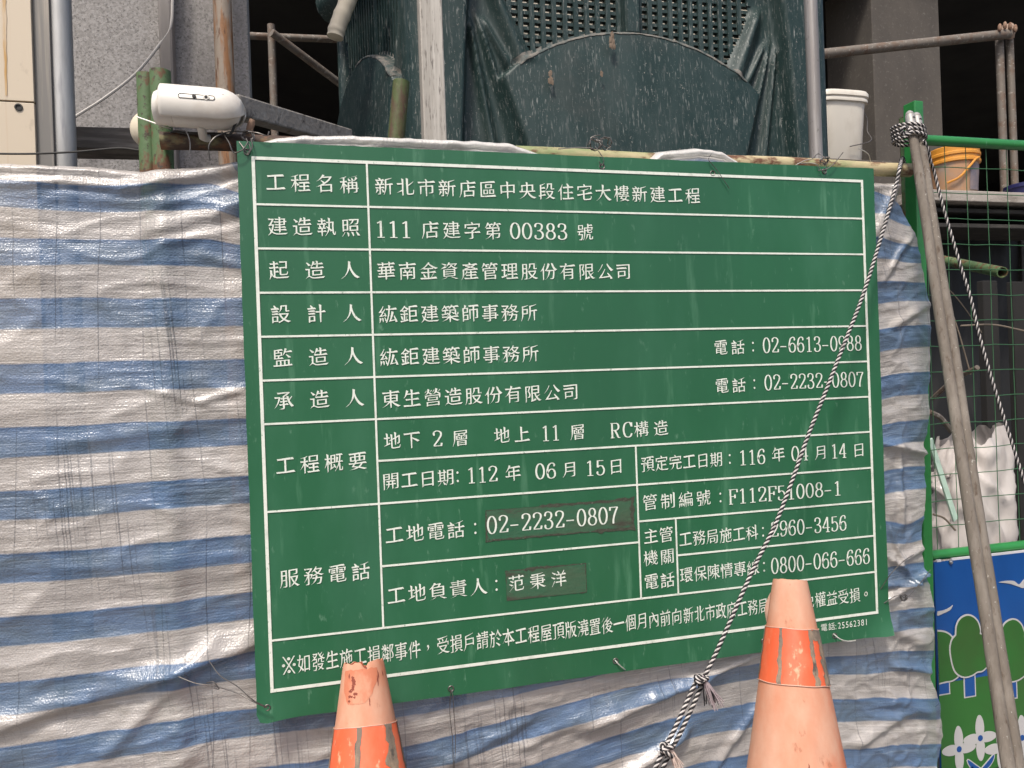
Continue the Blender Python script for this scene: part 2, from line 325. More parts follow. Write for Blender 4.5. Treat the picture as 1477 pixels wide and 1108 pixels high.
for k in range(4):
    q = at(1442 + k * 7.5, 36 + 3 * abs(k - 1.3), 2.37); MB().ball(q, .014, 12, 8, sc=(.75, 1, 1.9)).build('lug', 'cast_clamp', t)

# ------------------------------------------------------------------ cooling tower
def facet(P0, P1, root, zbot, ztop, zc, kz, grille=True, nx=150, nz=170, rib=True, far=False):
    P0 = Vector((P0[0], P0[1], 0)); P1 = Vector((P1[0], P1[1], 0)); ex = (P1 - P0); W = ex.length; ex.normalize(); nrm = Vector((ex.y, -ex.x, 0))
    kx = W / 540.                                            # metres per measured unit across, kz up
    def loc(s, z): return P0 + ex * s + Vector((0, 0, z))
    def un(s, z): return 630 + (W / 2 if far and s < W / 2 else min(s, W - s)) / kx, 295 - (z - zc) / kz, math.hypot((s - W / 2) / kx, (z - zc) / kz)
    RR = 253
    RIBS = [(683, 44, 706, 208, 5.5, .030), (695, 44, 737, 208, 6, .036), (701, 38, 732, 103, 5.5, .030), (712, -8, 748, 92, 13, .050)]
    CX = [-90, 48, 117, 208, 420]; CYv = [660, 696, 716, 741, 795]
    def hgt(s, z):
        sx, py, r = un(s, z); ledge = float(np.interp(py, CX, CYv))
        m = ss(RR + 2.5, RR - 2.5, r) if z > zc else 1.0
        m *= ss(ledge - 4, ledge + 5, sx)
        o = m * (.070 + .035 * (1 - min(1, (r / RR) ** 2)))
        pe = float(np.interp(py, [-90, 40, 205, 420], [690, 678, 668, 656])); o += .085 * ss(pe + 3, pe - 5, sx)
        for (x0, y0, x1, y1, wd, hh) in RIBS:
            t = (py - y0) / (y1 - y0); tmax = 1.0 if y1 < 150 else 3.0
            if -.2 < t < tmax + .15:
                xc = x0 + (x1 - x0) * t; d = (sx - xc) / (wd * (.7 + .4 * min(1.6, max(0, t))))
                if abs(d) < 3: o += hh * math.exp(-d * d) * ss(-.2, .15, t) * ss(tmax + .12, tmax - .02, t) * (1 - .75 * m)
        return o
    GX = [-120, 13, 82]; GY = [692, 731, 764]
    def isgrille(s, z):
        sx, py, r = un(s, z)
        return grille and z > zc and r > RR + 7 and sx > np.interp(py, GX, GY) and z < ztop - .05 and abs(s - W / 2) > 11 * kx
    mb = MB(); vs = []; zz = [lerp(zbot, ztop, (j / nz) ** .7) for j in range(nz + 1)]
    for j in range(nz + 1):
        for i in range(nx + 1):
            s = W * i / nx; vs.append(loc(s, zz[j]) + nrm * hgt(s, zz[j]))
    fs = []
    for j in range(nz):
        for i in range(nx):
            if isgrille(W * (i + .5) / nx, (zz[j] + zz[j + 1]) / 2): continue
            fs.append((j * (nx + 1) + i, j * (nx + 1) + i + 1, (j + 1) * (nx + 1) + i + 1, (j + 1) * (nx + 1) + i))
    mb.add(vs, fs); side = mb.build('side_panel', 'tower_green', root, smooth=70, fixn=False)
    arc = []                                                 # dust lying on the lip of the arch
    for q in range(121):
        a_ = R(38 + 104 * q / 120); p = W / 2 + 250 * kx * math.cos(a_), zc + 250 * kz * math.sin(a_)
        sx, py, r = un(*p)
        if sx > max(738, np.interp(py, CX, CYv) + 7) and (rib or a_ < R(100)): arc.append(a_)
    vs = []; RS = (247.5, 250, 252, 254, 257, 261)
    for a_ in arc:
        for r in RS:
            r2 = r + (1.6 * N3(a_ * 30, r, 2) if r in (247.5, 261) else 0); s, z = W / 2 + r2 * kx * math.cos(a_), zc + r2 * kz * math.sin(a_); vs.append(loc(s, z) + nrm * (hgt(s, z) + .0025))
    nn = len(RS); MB().add(vs, [(i * nn + j, i * nn + j + 1, (i + 1) * nn + j + 1, (i + 1) * nn + j) for i in range(len(arc) - 1) for j in range(nn - 1)]).build('arch_lip', 'tower_dust', root, smooth=70)
    if grille:
        gb = MB(); rot = Matrix((ex, -nrm, Vector((0, 0, 1)))).transposed()
        for q in range(-15, 16):                             # upright bars
            if abs(q) < 1: continue
            s = W / 2 + q * 15 * kx; z0 = zc + kz * math.sqrt(max(0, (RR - 6) ** 2 - (q * 15) ** 2)); sx = 630 + min(s, W - s) / kx
            zlo = max(z0, zc + (295 - np.interp(sx, GY, GX)) * kz)
            if zlo < ztop - .1: gb.box(loc(s, (zlo + ztop - .04) / 2) - nrm * .012, (6.4 * kx, .035, ztop - .04 - zlo), rot)
        z = zc + 120 * kz
        while z < ztop - .06:                                # level bars, just behind the upright ones
            py = 295 - (z - zc) / kz; xe = (np.interp(py, GX, GY) - 634) * kx
            rr = (RR - 4) ** 2 - ((z - zc) / kz) ** 2; inner = kx * math.sqrt(rr) if rr > 0 else 0
            for sgn in (-1, 1):
                a_, b_ = sgn * inner, sgn * (W / 2 - xe)
                if abs(b_) > abs(a_) + .02: gb.box(loc(W / 2 + (a_ + b_) / 2, z) - nrm * .0145, (abs(b_ - a_), .026, 4.9 * kz), rot)
            z += 11.2 * kz
        gb.build('grille', 'tower_green', root, smooth=0)
        if rib: MB().box(loc(W / 2, zc + RR * kz + .5) + nrm * .01, (23 * kx, .07, 1.0), rot).build('centre_rib', 'tower_green', root, bevel=.012)
    return W
ty = 1.35
A = at(622, 200, ty); Bp = at(1166, 200, ty + .02)
W = (Bp - A).xy.length; zc_ = at(893, 295, ty - .06).z; kz_ = depth(at(893, 200, ty - .06)) / FPX
Lp = at(487, 200, 2.18)                                       # far corner of the left face
Rp = Vector((Bp.x - .1, Lp.y + .1, 0))
cen = (A + Bp) / 2; t = thing('cooling_tower', (cen.x, Lp.y / 2 + ty / 2, G0), 'dark green cooling tower with arched panels and grilles, dust streaked', 'cooling tower')
zt = at(893, -90, ty).z
facet((A.x, A.y), (Bp.x, Bp.y), t, .3, zt, zc_, kz_, nx=230, nz=230)
facet((Lp.x, Lp.y), (A.x, A.y), t, .3, zt, zc_, kz_, nx=240, nz=190, rib=False, far=True)
facet((Bp.x, Bp.y), (Rp.x, Rp.y), t, .3, zt, zc_, kz_, grille=False, nx=50, nz=50)
for p, r_ in ((A, .10), (Bp, .10), (Lp, .035)): MB().tube([(p.x + (.05 if p is Lp else 0), p.y + .03, .3), (p.x + (.05 if p is Lp else 0), p.y + .03, zt)], r_, 24).build('corner_pillar', 'tower_green', t)
m0 = [(A.x, A.y), (Bp.x, Bp.y), (Rp.x, Rp.y), (Lp.x, Lp.y)]
mb = MB().prism(m0, .12, .3); mb.v = [Vector((v.x, v.z, v.y)) for v in mb.v]; mb.build('basin', 'tower_green', t)
cx, cy = cen.x, (ty + Lp.y) / 2
mb = MB().box((cx + .12, ty + .55, zt - .28), (W * .80, .5, .50)); mb.build('daylight_block', 'daylight_cream', t, smooth=0)  # added pale block, its colour stands in for daylight through the grille holes
mb = MB()
for (p, q) in ((m0[0], m0[1]), (m0[1], m0[2]), (m0[3], m0[0])): mb.tube([(p[0], p[1], zt), (q[0], q[1], zt)], .09, 12)
mb.build('rim', 'tower_green', t)
for px, py, r in ((884, 58, .026), (794, 112, .02), (868, 105, .012)):
    q = at(px, py, ty - .105); mb = MB()
    for k in range(7): mb.ball(q + Vector((random.uniform(-.35, .35) * r, 0, random.uniform(-1, 1) * r * 1.1)), r * .42, 8, 6, sc=(.8, .25, 1.2), lump=.8)
    mb.build('dried_leaf', 'leaf_litter', t)

# cloth roll beside the tower, posts in front of it
q = [at(x, y_, 1.5) for x, y_ in ((530, -75), (507, -12), (495, 18), (486, 42), (483, 56))]
mb = MB().tube(curve(q, 6), [.034 + .006 * N3(k * .5, 2, 2) for k in range(24)] + [.02], 14)
tag(mb.build('cloth_roll', 'dusty_cream', smooth=60), 'dusty cream cloth hanging at the upper left of the cooling tower', 'cloth')
a = at(623, 110, .55); wp = size(a, 33)
mb = MB().box((a.x, .55, (G0 + 3.0) / 2), (wp, .05, 3.0 - G0)); tag(mb.build('post', 'weathered_alu', bevel=.004, smooth=0), 'weathered pale square post in front of the cooling tower', 'post')
a = at(1173, 110, .75); tag(MB().tube([(a.x, .75, G0), (a.x, .75, 3.0)], size(a, 18.5) / 2, 20).build('pole', 'grey_pole'), 'round grey pole at the right edge of the cooling tower', 'pole')
a = at(579, 118, .13); b = at(571, 205, .13); d = (a - b)
tag(MB().tube([b - d * ((b.z - G0) / d.z), a], size(a, 24) / 2, 20, hollow=.06).build('fence_post', 'rusty_green'), 'short rusty olive post leaning by the pale square post', 'post')

# ------------------------------------------------------------------ rail and posts of the hoarding
ra = at(232, 203, .075); rb = at(1312, 245, .075)
rail = MB(); n = 60; pr = .0185
rail.tube([ra + (rb - ra) * (k / n) + Vector((0, 0, .002 * math.sin(k * .3))) for k in range(n + 1)], pr, 18)
rail.m = [(0 if (k // 18) > 12 else 1) for k in range(len(rail.f))]
tag(rail.build('rail', ['rail_paint', 'rail_rust']), 'rusty green horizontal rail the sign board is wired to', 'rail')
a = at(211, 108, .165); tag(MB().tube([(a.x, .165, G0), a], .0205, 20, hollow=.08).build('fence_post', 'old_green'), 'darker rust flaked post left of the security camera', 'post')
a = at(231, 103, .118); tag(MB().tube([(a.x, .118, G0), a], .0215, 20, hollow=.08).build('fence_post', 'old_green'), 'lighter green post right behind the security camera lens', 'post')
a = at(1308, 170, .165); tag(MB().tube([(a.x, .165, G0), a], .0205, 20, hollow=.08).build('fence_post', 'old_green'), 'old green post holding the right end of the rail', 'post')

# ------------------------------------------------------------------ blue and white tarp
BX0, BX1, BZ0, BZ1 = -.775, .775, .62, 1.82
TZ0 = .13; TL = -2.7
TOPPX = [(-700, 218), (0, 226), (60, 228), (120, 231), (200, 238), (260, 233), (320, 227), (348, 223), (366, 207), (400, 200), (440, 198), (500, 198), (560, 202), (640, 205), (700, 207), (740, 211), (785, 222), (860, 232), (930, 236), (955, 221), (1010, 215), (1045, 220), (1080, 236), (1180, 250), (1260, 257), (1296, 258)]
TOP = [(at(x, y_, .035).x, at(x, y_, .035).z + .016 * ss(350, 372, x) * ss(1085, 1060, x) * (1 - .95 * ss(770, 800, x) * ss(945, 915, x))) for x, y_ in TOPPX]
EDGEPX = [(1296, 256), (1298, 285), (1312, 312), (1326, 345), (1334, 390), (1343, 430), (1344, 500), (1345, 600), (1343, 625), (1336, 650), (1341, 672), (1338, 720), (1333, 770), (1333, 800), (1336, 822), (1345, 845), (1349, 880), (1352, 915), (1354, 948), (1345, 968), (1350, 985), (1360, 1015), (1366, 1050), (1363, 1085), (1354, 1120), (1350, 1200), (1340, 1500)]
ED = sorted([(at(x, y_, .03).z, at(x, y_, .03).x) for x, y_ in EDGEPX])
XR0 = .97
def line_d(x, z, a, b):
    vx, vz = b[0] - a[0], b[1] - a[1]; L2 = vx * vx + vz * vz; t = ((x - a[0]) * vx + (z - a[1]) * vz) / L2
    tc_ = min(1, max(0, t)); return ((x - a[0]) * -vz + (z - a[1]) * vx) / math.sqrt(L2), t, tc_
def PXZ(px, py): p = at(px, py, .03); return (p.x, p.z)
# folds: a, b, width, height (towards the viewer), sharpness of the lower side
FOLDS = [(PXZ(-60, 1070), PXZ(210, 985), .03, .020, .35), (PXZ(210, 985), PXZ(365, 932), .03, .026, .3), (PXZ(150, 1090), PXZ(300, 940), .02, .010, .8),
         (PXZ(850, 1048), PXZ(1010, 978), .017, .026, .7), (PXZ(1000, 985), PXZ(1110, 935), .015, .022, .7), (PXZ(890, 1130), PXZ(985, 1060), .016, .026, .7), (PXZ(760, 1075), PXZ(900, 1010), .02, .012, .8),
         (PXZ(1035, 1108), PXZ(1115, 1000), .012, .010, .8), (PXZ(0, 262), PXZ(200, 268), .016, .012, .6), (PXZ(200, 268), PXZ(345, 243), .014, .014, .6),
         (PXZ(60, 285), PXZ(330, 292), .012, .006, .8), (PXZ(215, 330), PXZ(345, 300), .02, .010, .8), (PXZ(240, 350), PXZ(350, 330), .012, .006, .8),
         (PXZ(1268, 330), PXZ(1300, 262), .014, .014, .8), (PXZ(1275, 400), PXZ(1318, 340), .010, .010, .8), (PXZ(1290, 470), PXZ(1340, 440), .012, .012, .8),
         (PXZ(1270, 640), PXZ(1345, 655), .013, .020, .5), (PXZ(1300, 652), PXZ(1305, 760), .010, .010, .8), (PXZ(1270, 795), PXZ(1300, 818), .007, .010, .8), (PXZ(1285, 760), PXZ(1303, 808), .007, .010, .8),
         (PXZ(1303, 808), PXZ(1335, 790), .008, .012, .8), (PXZ(1280, 870), PXZ(1345, 825), .010, .020, .5), (PXZ(1300, 815), PXZ(1330, 850), .008, .012, .8), (PXZ(1275, 850), PXZ(1320, 843), .007, .012, .8),
         (PXZ(1275, 905), PXZ(1340, 930), .02, .014, .7), (PXZ(1290, 960), PXZ(1350, 975), .012, .014, .6), (PXZ(1285, 1010), PXZ(1355, 1030), .022, .012, .8), (PXZ(1240, 1075), PXZ(1310, 1035), .016, .012, .8),
         (PXZ(640, 1108), PXZ(760, 1040), .016, .008, .8), (PXZ(600, 1050), PXZ(850, 985), .03, .010, .8), (PXZ(90, 640), PXZ(350, 600), .02, .006, .8), (PXZ(200, 560), PXZ(300, 585), .008, .005, .7), (PXZ(290, 580), PXZ(350, 560), .010, .006, .7)]
POSTX = at(233, 300, .05).x
def tarp_pt(x, z, tt):
    y = .040
    y += .016 * N3(x * 1.9, 1.7, z * 2.2)
    y += .0075 * N3(x * 3.2 + 5, .3, z * 13)
    cr = abs(N3(x * 6 + 11, 2.2, z * 15)); y -= .0038 * (1 - min(1, cr * 3.2)) ** 2
    cr = abs(N3(x * 15 + z * 5, 7.2, z * 22 - x * 4)); y -= .0024 * (.15 + ss(.6, .8, x) + ss(.9, .6, z) * .7) * (1 - min(1, cr * 3.5)) ** 2
    y += .0009 * N3(x * 42, 4.4, z * 60)
    y -= .010 * math.exp(-((x - POSTX) / .028) ** 2) * ss(-.75, -.85, x)
    for a_, b_, wd, hh, sh in FOLDS:
        if abs(x - (a_[0] + b_[0]) / 2) > abs(a_[0] - b_[0]) / 2 + .12 or abs(z - (a_[1] + b_[1]) / 2) > abs(a_[1] - b_[1]) / 2 + .14: continue
        d_, t_, tc_ = line_d(x, z, a_, b_)
        d_ += .006 * N3(x * 9, 9.1, z * 9)
        ww = wd if d_ > 0 else wd * sh
        e = ss(-.25, .15, t_) * ss(1.25, .85, t_)
        y -= hh * math.exp(-(d_ / ww) ** 2) * e
    inb = ss(BX0 - .05, BX0 + .01, x) * ss(BX1 + .05, BX1 - .01, x) * ss(BZ0 - .06, BZ0 + .01, z) * ss(BZ1 + .02, BZ1, z)
    lo = .010 if inb > .5 else .010 - .05 * (1 - inb)
    if y < lo: y = lo - (lo - y) * .12 * (1 - inb)
    if tt > .983: u_ = (tt - .983) / .017; y += .045 * u_ ** 2 - .012 * math.sin(math.pi * u_)
    return y
def stripe_v(x, z):                              # cloth coordinate: where the woven stripes have been pulled
    v = z
    v -= .038 * ss(.6, .88, x)
    v -= .10 * ss(-.55, .30, x) * ss(1.0, .45, x) * ss(.72, .50, z)
    v += .022 * ss(1.55, 1.75, z) * math.exp(-((x + 1.05) / .22) ** 2)
    v += .030 * ss(-.85, -.75, x) * ss(1.5, 1.75, z) * ss(-.6, -.7, x)
    v += .05 * ss(.78, .93, x) * (ss(1.45, 1.75, z))
    v += .008 * N3(x * 2.2, 3.3, z * 2.6) + .004 * N3(x * 7, 8.8, z * 7)
    v += .03 * math.exp(-((z - .875) / .05) ** 2) * ss(.76, .9, x) * math.sin((x - .76) * 18)
    return v
nx, nz = 620, 300
xs_ = [TL + (XR0 - TL) * (1 - (1 - i / nx) ** 1.25) for i in range(nx + 1)]
vs = []; uvs = []; hems = []
for i, x0 in enumerate(xs_):
    top = interp(TOP, x0) + .0022 * N3(x0 * 40, 0, 5)
    for j in range(nz + 1):
        tt = j / nz; z = TZ0 + (top - TZ0) * tt
        f_ = ss(.74, XR0, x0); x = x0 + f_ * (interp(ED, z) + .0014 * N3(z * 30, 1, 1) - XR0)
        vs.append((x, tarp_pt(x, z, tt), z)); vv_ = stripe_v(x, z); hem = ss(-.80, -.74, x0) * ss(.80, .74, x0) * ss(.045, .028, top - z); hems.append((hem, 0)); uvs.append((x, lerp(vv_, 1.065 + .1244 * 6.78 + (z - top) * .4, hem)))
fs = [(i * (nz + 1) + j, (i + 1) * (nz + 1) + j, (i + 1) * (nz + 1) + j + 1, i * (nz + 1) + j + 1) for i in range(nx) for j in range(nz)]
m = bpy.data.materials.new('tarp_weave'); m.use_nodes = True; MATS['tarp_weave'] = m; T = m.node_tree; B_ = T.nodes['Principled BSDF']
def nd(tp, **kw):
    n_ = T.nodes.new(tp)
    for k_, v_ in kw.items(): setattr(n_, k_, v_)
    return n_
def mth(op, a_, b_=None, cl=False):
    n_ = nd('ShaderNodeMath', operation=op, use_clamp=cl)
    for i_, q_ in enumerate((a_, b_)):
        if q_ is None: continue
        if isinstance(q_, (int, float)): n_.inputs[i_].default_value = q_
        else: T.links.new(q_, n_.inputs[i_])
    return n_.outputs[0]
def mixc(f, a_, b_):
    n_ = nd('ShaderNodeMix', data_type='RGBA')
    for s_, q_ in ((0, f), (6, a_), (7, b_)):
        if isinstance(q_, tuple): n_.inputs[s_].default_value = (*q_, 1)
        elif isinstance(q_, (int, float)): n_.inputs[s_].default_value = q_
        else: T.links.new(q_, n_.inputs[s_])
    return n_.outputs[2]
def tnoise(sc, st, det=4, vec=None, ro=.5):
    mp = nd('ShaderNodeMapping'); mp.inputs['Scale'].default_value = st; T.links.new(vec or UVN, mp.inputs[0])
    n_ = nd('ShaderNodeTexNoise'); n_.inputs['Scale'].default_value = sc; n_.inputs['Detail'].default_value = det; n_.inputs['Roughness'].default_value = ro
    T.links.new(mp.outputs[0], n_.inputs[0]); return n_.outputs[0]
def mrange(v_, lo, hi, a_=0, b_=1):
    n_ = nd('ShaderNodeMapRange'); T.links.new(v_, n_.inputs[0])
    for i_, q_ in ((1, lo), (2, hi), (3, a_), (4, b_)): n_.inputs[i_].default_value = q_
    return n_.outputs[0]
um = nd('ShaderNodeUVMap'); um.uv_map = 'cloth'; UVN = um.outputs[0]; sp = nd('ShaderNodeSeparateXYZ'); T.links.new(UVN, sp.inputs[0]); U, V = sp.outputs[0], sp.outputs[1]
PER, STRIPE_OFF = .1244, .0066
ph = mth('FRACT', mth('DIVIDE', mth('ADD', mth('ADD', V, mth('MULTIPLY', mth('SUBTRACT', tnoise(30, (1, 1, 1), 2), .5), .004)), 10 + STRIPE_OFF), PER))
blue = mth('MULTIPLY', mrange(ph, .0, .03), mrange(ph, .50, .47))
cw = mixc(mrange(tnoise(7, (1, 2.2, 1)), .35, .7), (.56, .52, .485), (.41, .375, .345))
cw = mixc(mrange(tnoise(60, (.05, 4, 1), 3), .55, .7), cw, (.68, .64, .59))
cb = mixc(mrange(tnoise(8, (1, 2, 1)), .35, .7), (.125, .21, .36), (.115, .17, .23))
cb = mixc(mrange(tnoise(60, (.05, 5, 1), 3), .56, .72), cb, (.24, .32, .43))
edge = mth('MULTIPLY', mrange(ph, .40, .47), mrange(ph, .50, .49))
cb = mixc(mth('MULTIPLY', edge, .6), cb, (.035, .11, .26))
col = mixc(blue, cw, cb)
# fold lines across the stripes from when the sheet was packed, and dark weft threads
l1 = mth('FRACT', mth('DIVIDE', mth('ADD', U, mth('MULTIPLY', tnoise(3, (1, .35, 1), 2), .10)), .083))
l1 = mth('MULTIPLY', mrange(l1, .0, .008), mrange(l1, .03, .018)); l1 = mth('MULTIPLY', l1, mrange(tnoise(5, (1, .8, 1)), .42, .58))
sk_ = nd('ShaderNodeCombineXYZ'); T.links.new(mth('ADD', U, mth('MULTIPLY', V, .07)), sk_.inputs[0]); T.links.new(V, sk_.inputs[1])
l2 = mrange(tnoise(260, (1, .012, 1), 1, vec=sk_.outputs[0]), .60, .68); l2 = mth('MULTIPLY', l2, mrange(tnoise(3.2, (1.6, .5, 1), 2, vec=sk_.outputs[0]), .50, .62))
lines = mth('MAXIMUM', mth('MULTIPLY', l1, .45), mth('MULTIPLY', l2, .5))
col = mixc(lines, col, (.05, .065, .09))
dirt = mrange(tnoise(5, (1, .5, 1), 6, ro=.65), .56, .74)
col = mixc(mth('MULTIPLY', dirt, .35), col, (.19, .17, .11))
hu = nd('ShaderNodeUVMap'); hu.uv_map = 'hem'; hs = nd('ShaderNodeSeparateXYZ'); T.links.new(hu.outputs[0], hs.inputs[0]); col = mixc(mth('MULTIPLY', hs.outputs[0], .95), col, (.80, .77, .72))  # white hem, painted brighter for the light its upturned face catches
T.links.new(col, B_.inputs['Base Color'])
T.links.new(mrange(tnoise(14, (1, 2, 1)), .3, .7, .22, .42), B_.inputs['Roughness']); B_.inputs['Specular IOR Level'].default_value = .9; glo = mth('MAXIMUM', mrange(U, .68, .80), mrange(V, .62, .50)); T.links.new(mrange(glo, 0, 1, .25, .75), B_.inputs['Coat Weight']); B_.inputs['Coat Roughness'].default_value = .17
weave = nd('ShaderNodeTexVoronoi'); weave.inputs['Scale'].default_value = 260; T.links.new(UVN, weave.inputs[0])
crush = mth('MAXIMUM', mrange(tnoise(4.5, (1, 1.3, 1), 3), .47, .66, .22, 1), mth('MULTIPLY', mrange(U, .72, .80), .9))
hgt_ = mth('ADD', mth('MULTIPLY', weave.outputs[0], .22), mth('MULTIPLY', mth('MULTIPLY', tnoise(34, (.55, 1.8, 1), 4, ro=.55), 1.5), crush))
hgt_ = mth('ADD', hgt_, mth('MULTIPLY', tnoise(11, (.5, 2.6, 1), 3), 1.6))
hgt_ = mth('ADD', hgt_, mth('MULTIPLY', tnoise(90, (.04, 3, 1), 2), .25))
hgt_ = mth('ADD', hgt_, mth('MULTIPLY', lines, .5))
bp = nd('ShaderNodeBump'); bp.inputs['Strength'].default_value = .7; bp.inputs['Distance'].default_value = .005; T.links.new(hgt_, bp.inputs['Height']); T.links.new(bp.outputs[0], B_.inputs['Normal'])
tr = nd('ShaderNodeBsdfTransparent'); tl = nd('ShaderNodeBsdfTranslucent'); T.links.new(col, tl.inputs[0])
m1 = nd('ShaderNodeMixShader'); m1.inputs[0].default_value = .15; T.links.new(B_.outputs[0], m1.inputs[1]); T.links.new(tl.outputs[0], m1.inputs[2])
m2 = nd('ShaderNodeMixShader'); m2.inputs[0].default_value = .17; T.links.new(m1.outputs[0], m2.inputs[1]); T.links.new(tr.outputs[0], m2.inputs[2])
T.links.new(m2.outputs[0], T.nodes['Material Output'].inputs[0])
tarp = MB().add(vs, fs).build('tarp', 'tarp_weave', smooth=0, fixn=False)
ul = tarp.data.uv_layers.new(name='cloth'); vi = np.empty(len(tarp.data.loops), int); tarp.data.loops.foreach_get('vertex_index', vi)
ul.data.foreach_set('uv', np.array(uvs)[vi].ravel()); u2 = tarp.data.uv_layers.new(name='hem'); u2.data.foreach_set('uv', np.array(hems)[vi].ravel()); tarp.data.uv_layers.active_index = 0; ul.active_render = True; tarp.data.polygons.foreach_set('use_smooth', [True] * len(tarp.data.polygons))
tag(tarp, 'wrinkled blue and white striped plastic tarp hanging behind the sign', 'tarp')

# ------------------------------------------------------------------ sign board
SB = thing('sign_board', (0, 0, BZ0), 'large green construction notice board with white Chinese lettering in a ruled grid', 'notice board')
nx, nz = 78, 60; vs = []
for i in range(nx + 1):
    for j in range(nz + 1):
        x = lerp(BX0, BX1, i / nx); z = lerp(BZ0, BZ1, j / nz); y = 0.
        d = (x - BX0) + (z - BZ0)                           # curled lower left corner
        if d < .085: y -= .020 * ((.085 - d) / .085) ** 2
        d = (BX1 - x) + (z - BZ0)
        if d < .09: y -= .022 * ((.09 - d) / .09) ** 2
        e = min(x - BX0, BX1 - x, z - BZ0, BZ1 - z)
        if e < .02: y += .0016 * (N3(x * 7, 3, z * 7)) * (1 - e / .02); x += .0012 * N3(z * 14, 5, x) * (1 - e / .02); z += .0012 * N3(x * 14, 8, z) * (1 - e / .02)
        if i == 0 and j == 0: x += .007; z += .007
        if i == nx and j == 0: x -= .004; z += .004
        vs.append((x, y, z))
n0 = len(vs); vs2 = vs + [(x, y + .0035, z) for x, y, z in vs]
I = lambda i, j: i * (nz + 1) + j
fs = [(I(i, j), I(i + 1, j), I(i + 1, j + 1), I(i, j + 1)) for i in range(nx) for j in range(nz) ]
fs += [tuple(q + n0 for q in f[::-1]) for f in fs]
ring = [I(i, 0) for i in range(1, nx + 1)] + [I(nx, j) for j in range(1, nz + 1)] + [I(i, nz) for i in range(nx - 1, -1, -1)] + [I(0, j) for j in range(nz - 1, -1, -1)]
fs += [(ring[k], ring[k] + n0, ring[(k + 1) % len(ring)] + n0, ring[(k + 1) % len(ring)]) for k in range(len(ring))]
MB().add(vs2, fs).build('panel', 'sign_green', SB, smooth=40)
LY = -.0012
def bd(px, py): p = at(px, py, LY); return p.x, p.z
def bz(px, py): return bd(px, py)[1]
x0, zt_ = bd(367, 228); x1, _ = bd(1244, 262); zb = bd(390, 998)[1]
x0 = (bd(366.5, 228)[0] + bd(391, 998)[0]) / 2; x1 = (bd(1243.5, 262)[0] + bd(1264.5, 882)[0]) / 2
zt_ = (bd(367, 228)[1] + bd(1244, 261.5)[1]) / 2; zb = (bd(391, 998)[1] + bd(1265, 882.5)[1]) / 2
xd = (bd(532, 298)[0] + bd(552, 905)[0]) / 2; xm = (bd(916.5, 645)[0] + bd(921, 752)[0]) / 2; xn = (bd(974.5, 751)[0] + bd(976.5, 801)[0]) / 2
rows = [bz(532, 298.5), bz(534.4, 360), bz(535.7, 421.7), bz(537.7, 483), bz(540, 544), bz(542, 604.7), bz(545, 665), bz(546.6, 726.8), bz(550.7, 817), bz(552, 906)]
zk = bz(921, 752.3); zj = bz(976.5, 801.3)
ln = MB()
def hl(a_, b_, z, w_=.0042): ln.box(((a_ + b_) / 2, LY, z), (b_ - a_, .0006, w_))
def vl(x, a_, b_, w_=.0042): ln.box((x, LY - .0004, (a_ + b_) / 2), (w_, .0006, abs(b_ - a_)))
for z in (zt_, zb): hl(x0 - .003, x1 + .003, z, .0066)
for x in (x0, x1): vl(x, zb - .0033, zt_ + .0033, .0066)
for z in rows[:6] + [rows[7], rows[9]]: hl(x0, x1, z)
hl(xd, x1, rows[6]); hl(xd, xm, rows[8]); hl(xm, x1, zk); hl(xn, x1, zj)
vl(xd, rows[9], zt_); vl(xm, rows[9], rows[6]); vl(xn, rows[9], zk)
ln.build('ruled_lines', 'sign_white', SB, smooth=0)
# sticker residue under the two changed entries
for (cs, wd) in ((((700, 738), (912, 719), (913, 763), (703, 779)), .0085), (((729, 826), (845, 811), (846, 853), (732, 868)), .0085)):
    P_ = [bd(*c_) for c_ in cs]; mb = MB()
    cxm = sum(p[0] for p in P_) / 4; czm = sum(p[1] for p in P_) / 4
    xa, xb = (P_[0][0] + P_[3][0]) / 2, (P_[1][0] + P_[2][0]) / 2; za, zb_ = (P_[2][1] + P_[3][1]) / 2, (P_[0][1] + P_[1][1]) / 2
    mb.box((cxm, -.0004, czm), (xb - xa, .0006, zb_ - za))
    mb.mi = 1
    outl = []
    for (p, q, nn) in (((xa, zb_), (xb, zb_), 40), ((xb, zb_), (xb, za), 14), ((xb, za), (xa, za), 40), ((xa, za), (xa, zb_), 14)):
        for k in range(nn):
            u = k / nn; px_, pz_ = lerp(p[0], q[0], u), lerp(p[1], q[1], u); outl.append((px_, pz_))
    nO = len(outl); vv = []
    for k, (px_, pz_) in enumerate(outl):
        for sgn in (1, -1):
            s_ = wd * (.12 + .75 * abs(N3(px_ * 60, sgn * 3, pz_ * 60))) * max(.12, .75 + 1.5 * N3(px_ * 7, 4, pz_ * 9) + (.55 if px_ > cxm + .08 or (pz_ > czm + .01 and px_ > cxm - .05) else -.25))
            dx, dz = px_ - cxm, pz_ - czm
            ux = (1 if dx > 0 else -1) if abs(abs(dx) - (xb - xa) / 2) < 1e-4 else 0; uz = (1 if dz > 0 else -1) if abs(abs(dz) - (zb_ - za) / 2) < 1e-4 else 0
            vv.append((px_ + ux * s_ * sgn, -.0009, pz_ + uz * s_ * sgn))
    mb.add(vv, [(2 * k, 2 * k + 1, (2 * k + 3) % (2 * nO), (2 * k + 2) % (2 * nO)) for k in range(nO)])
    mb.build('sticker_residue', ['sticker_residue', 'residue_edge'], SB, smooth=0)

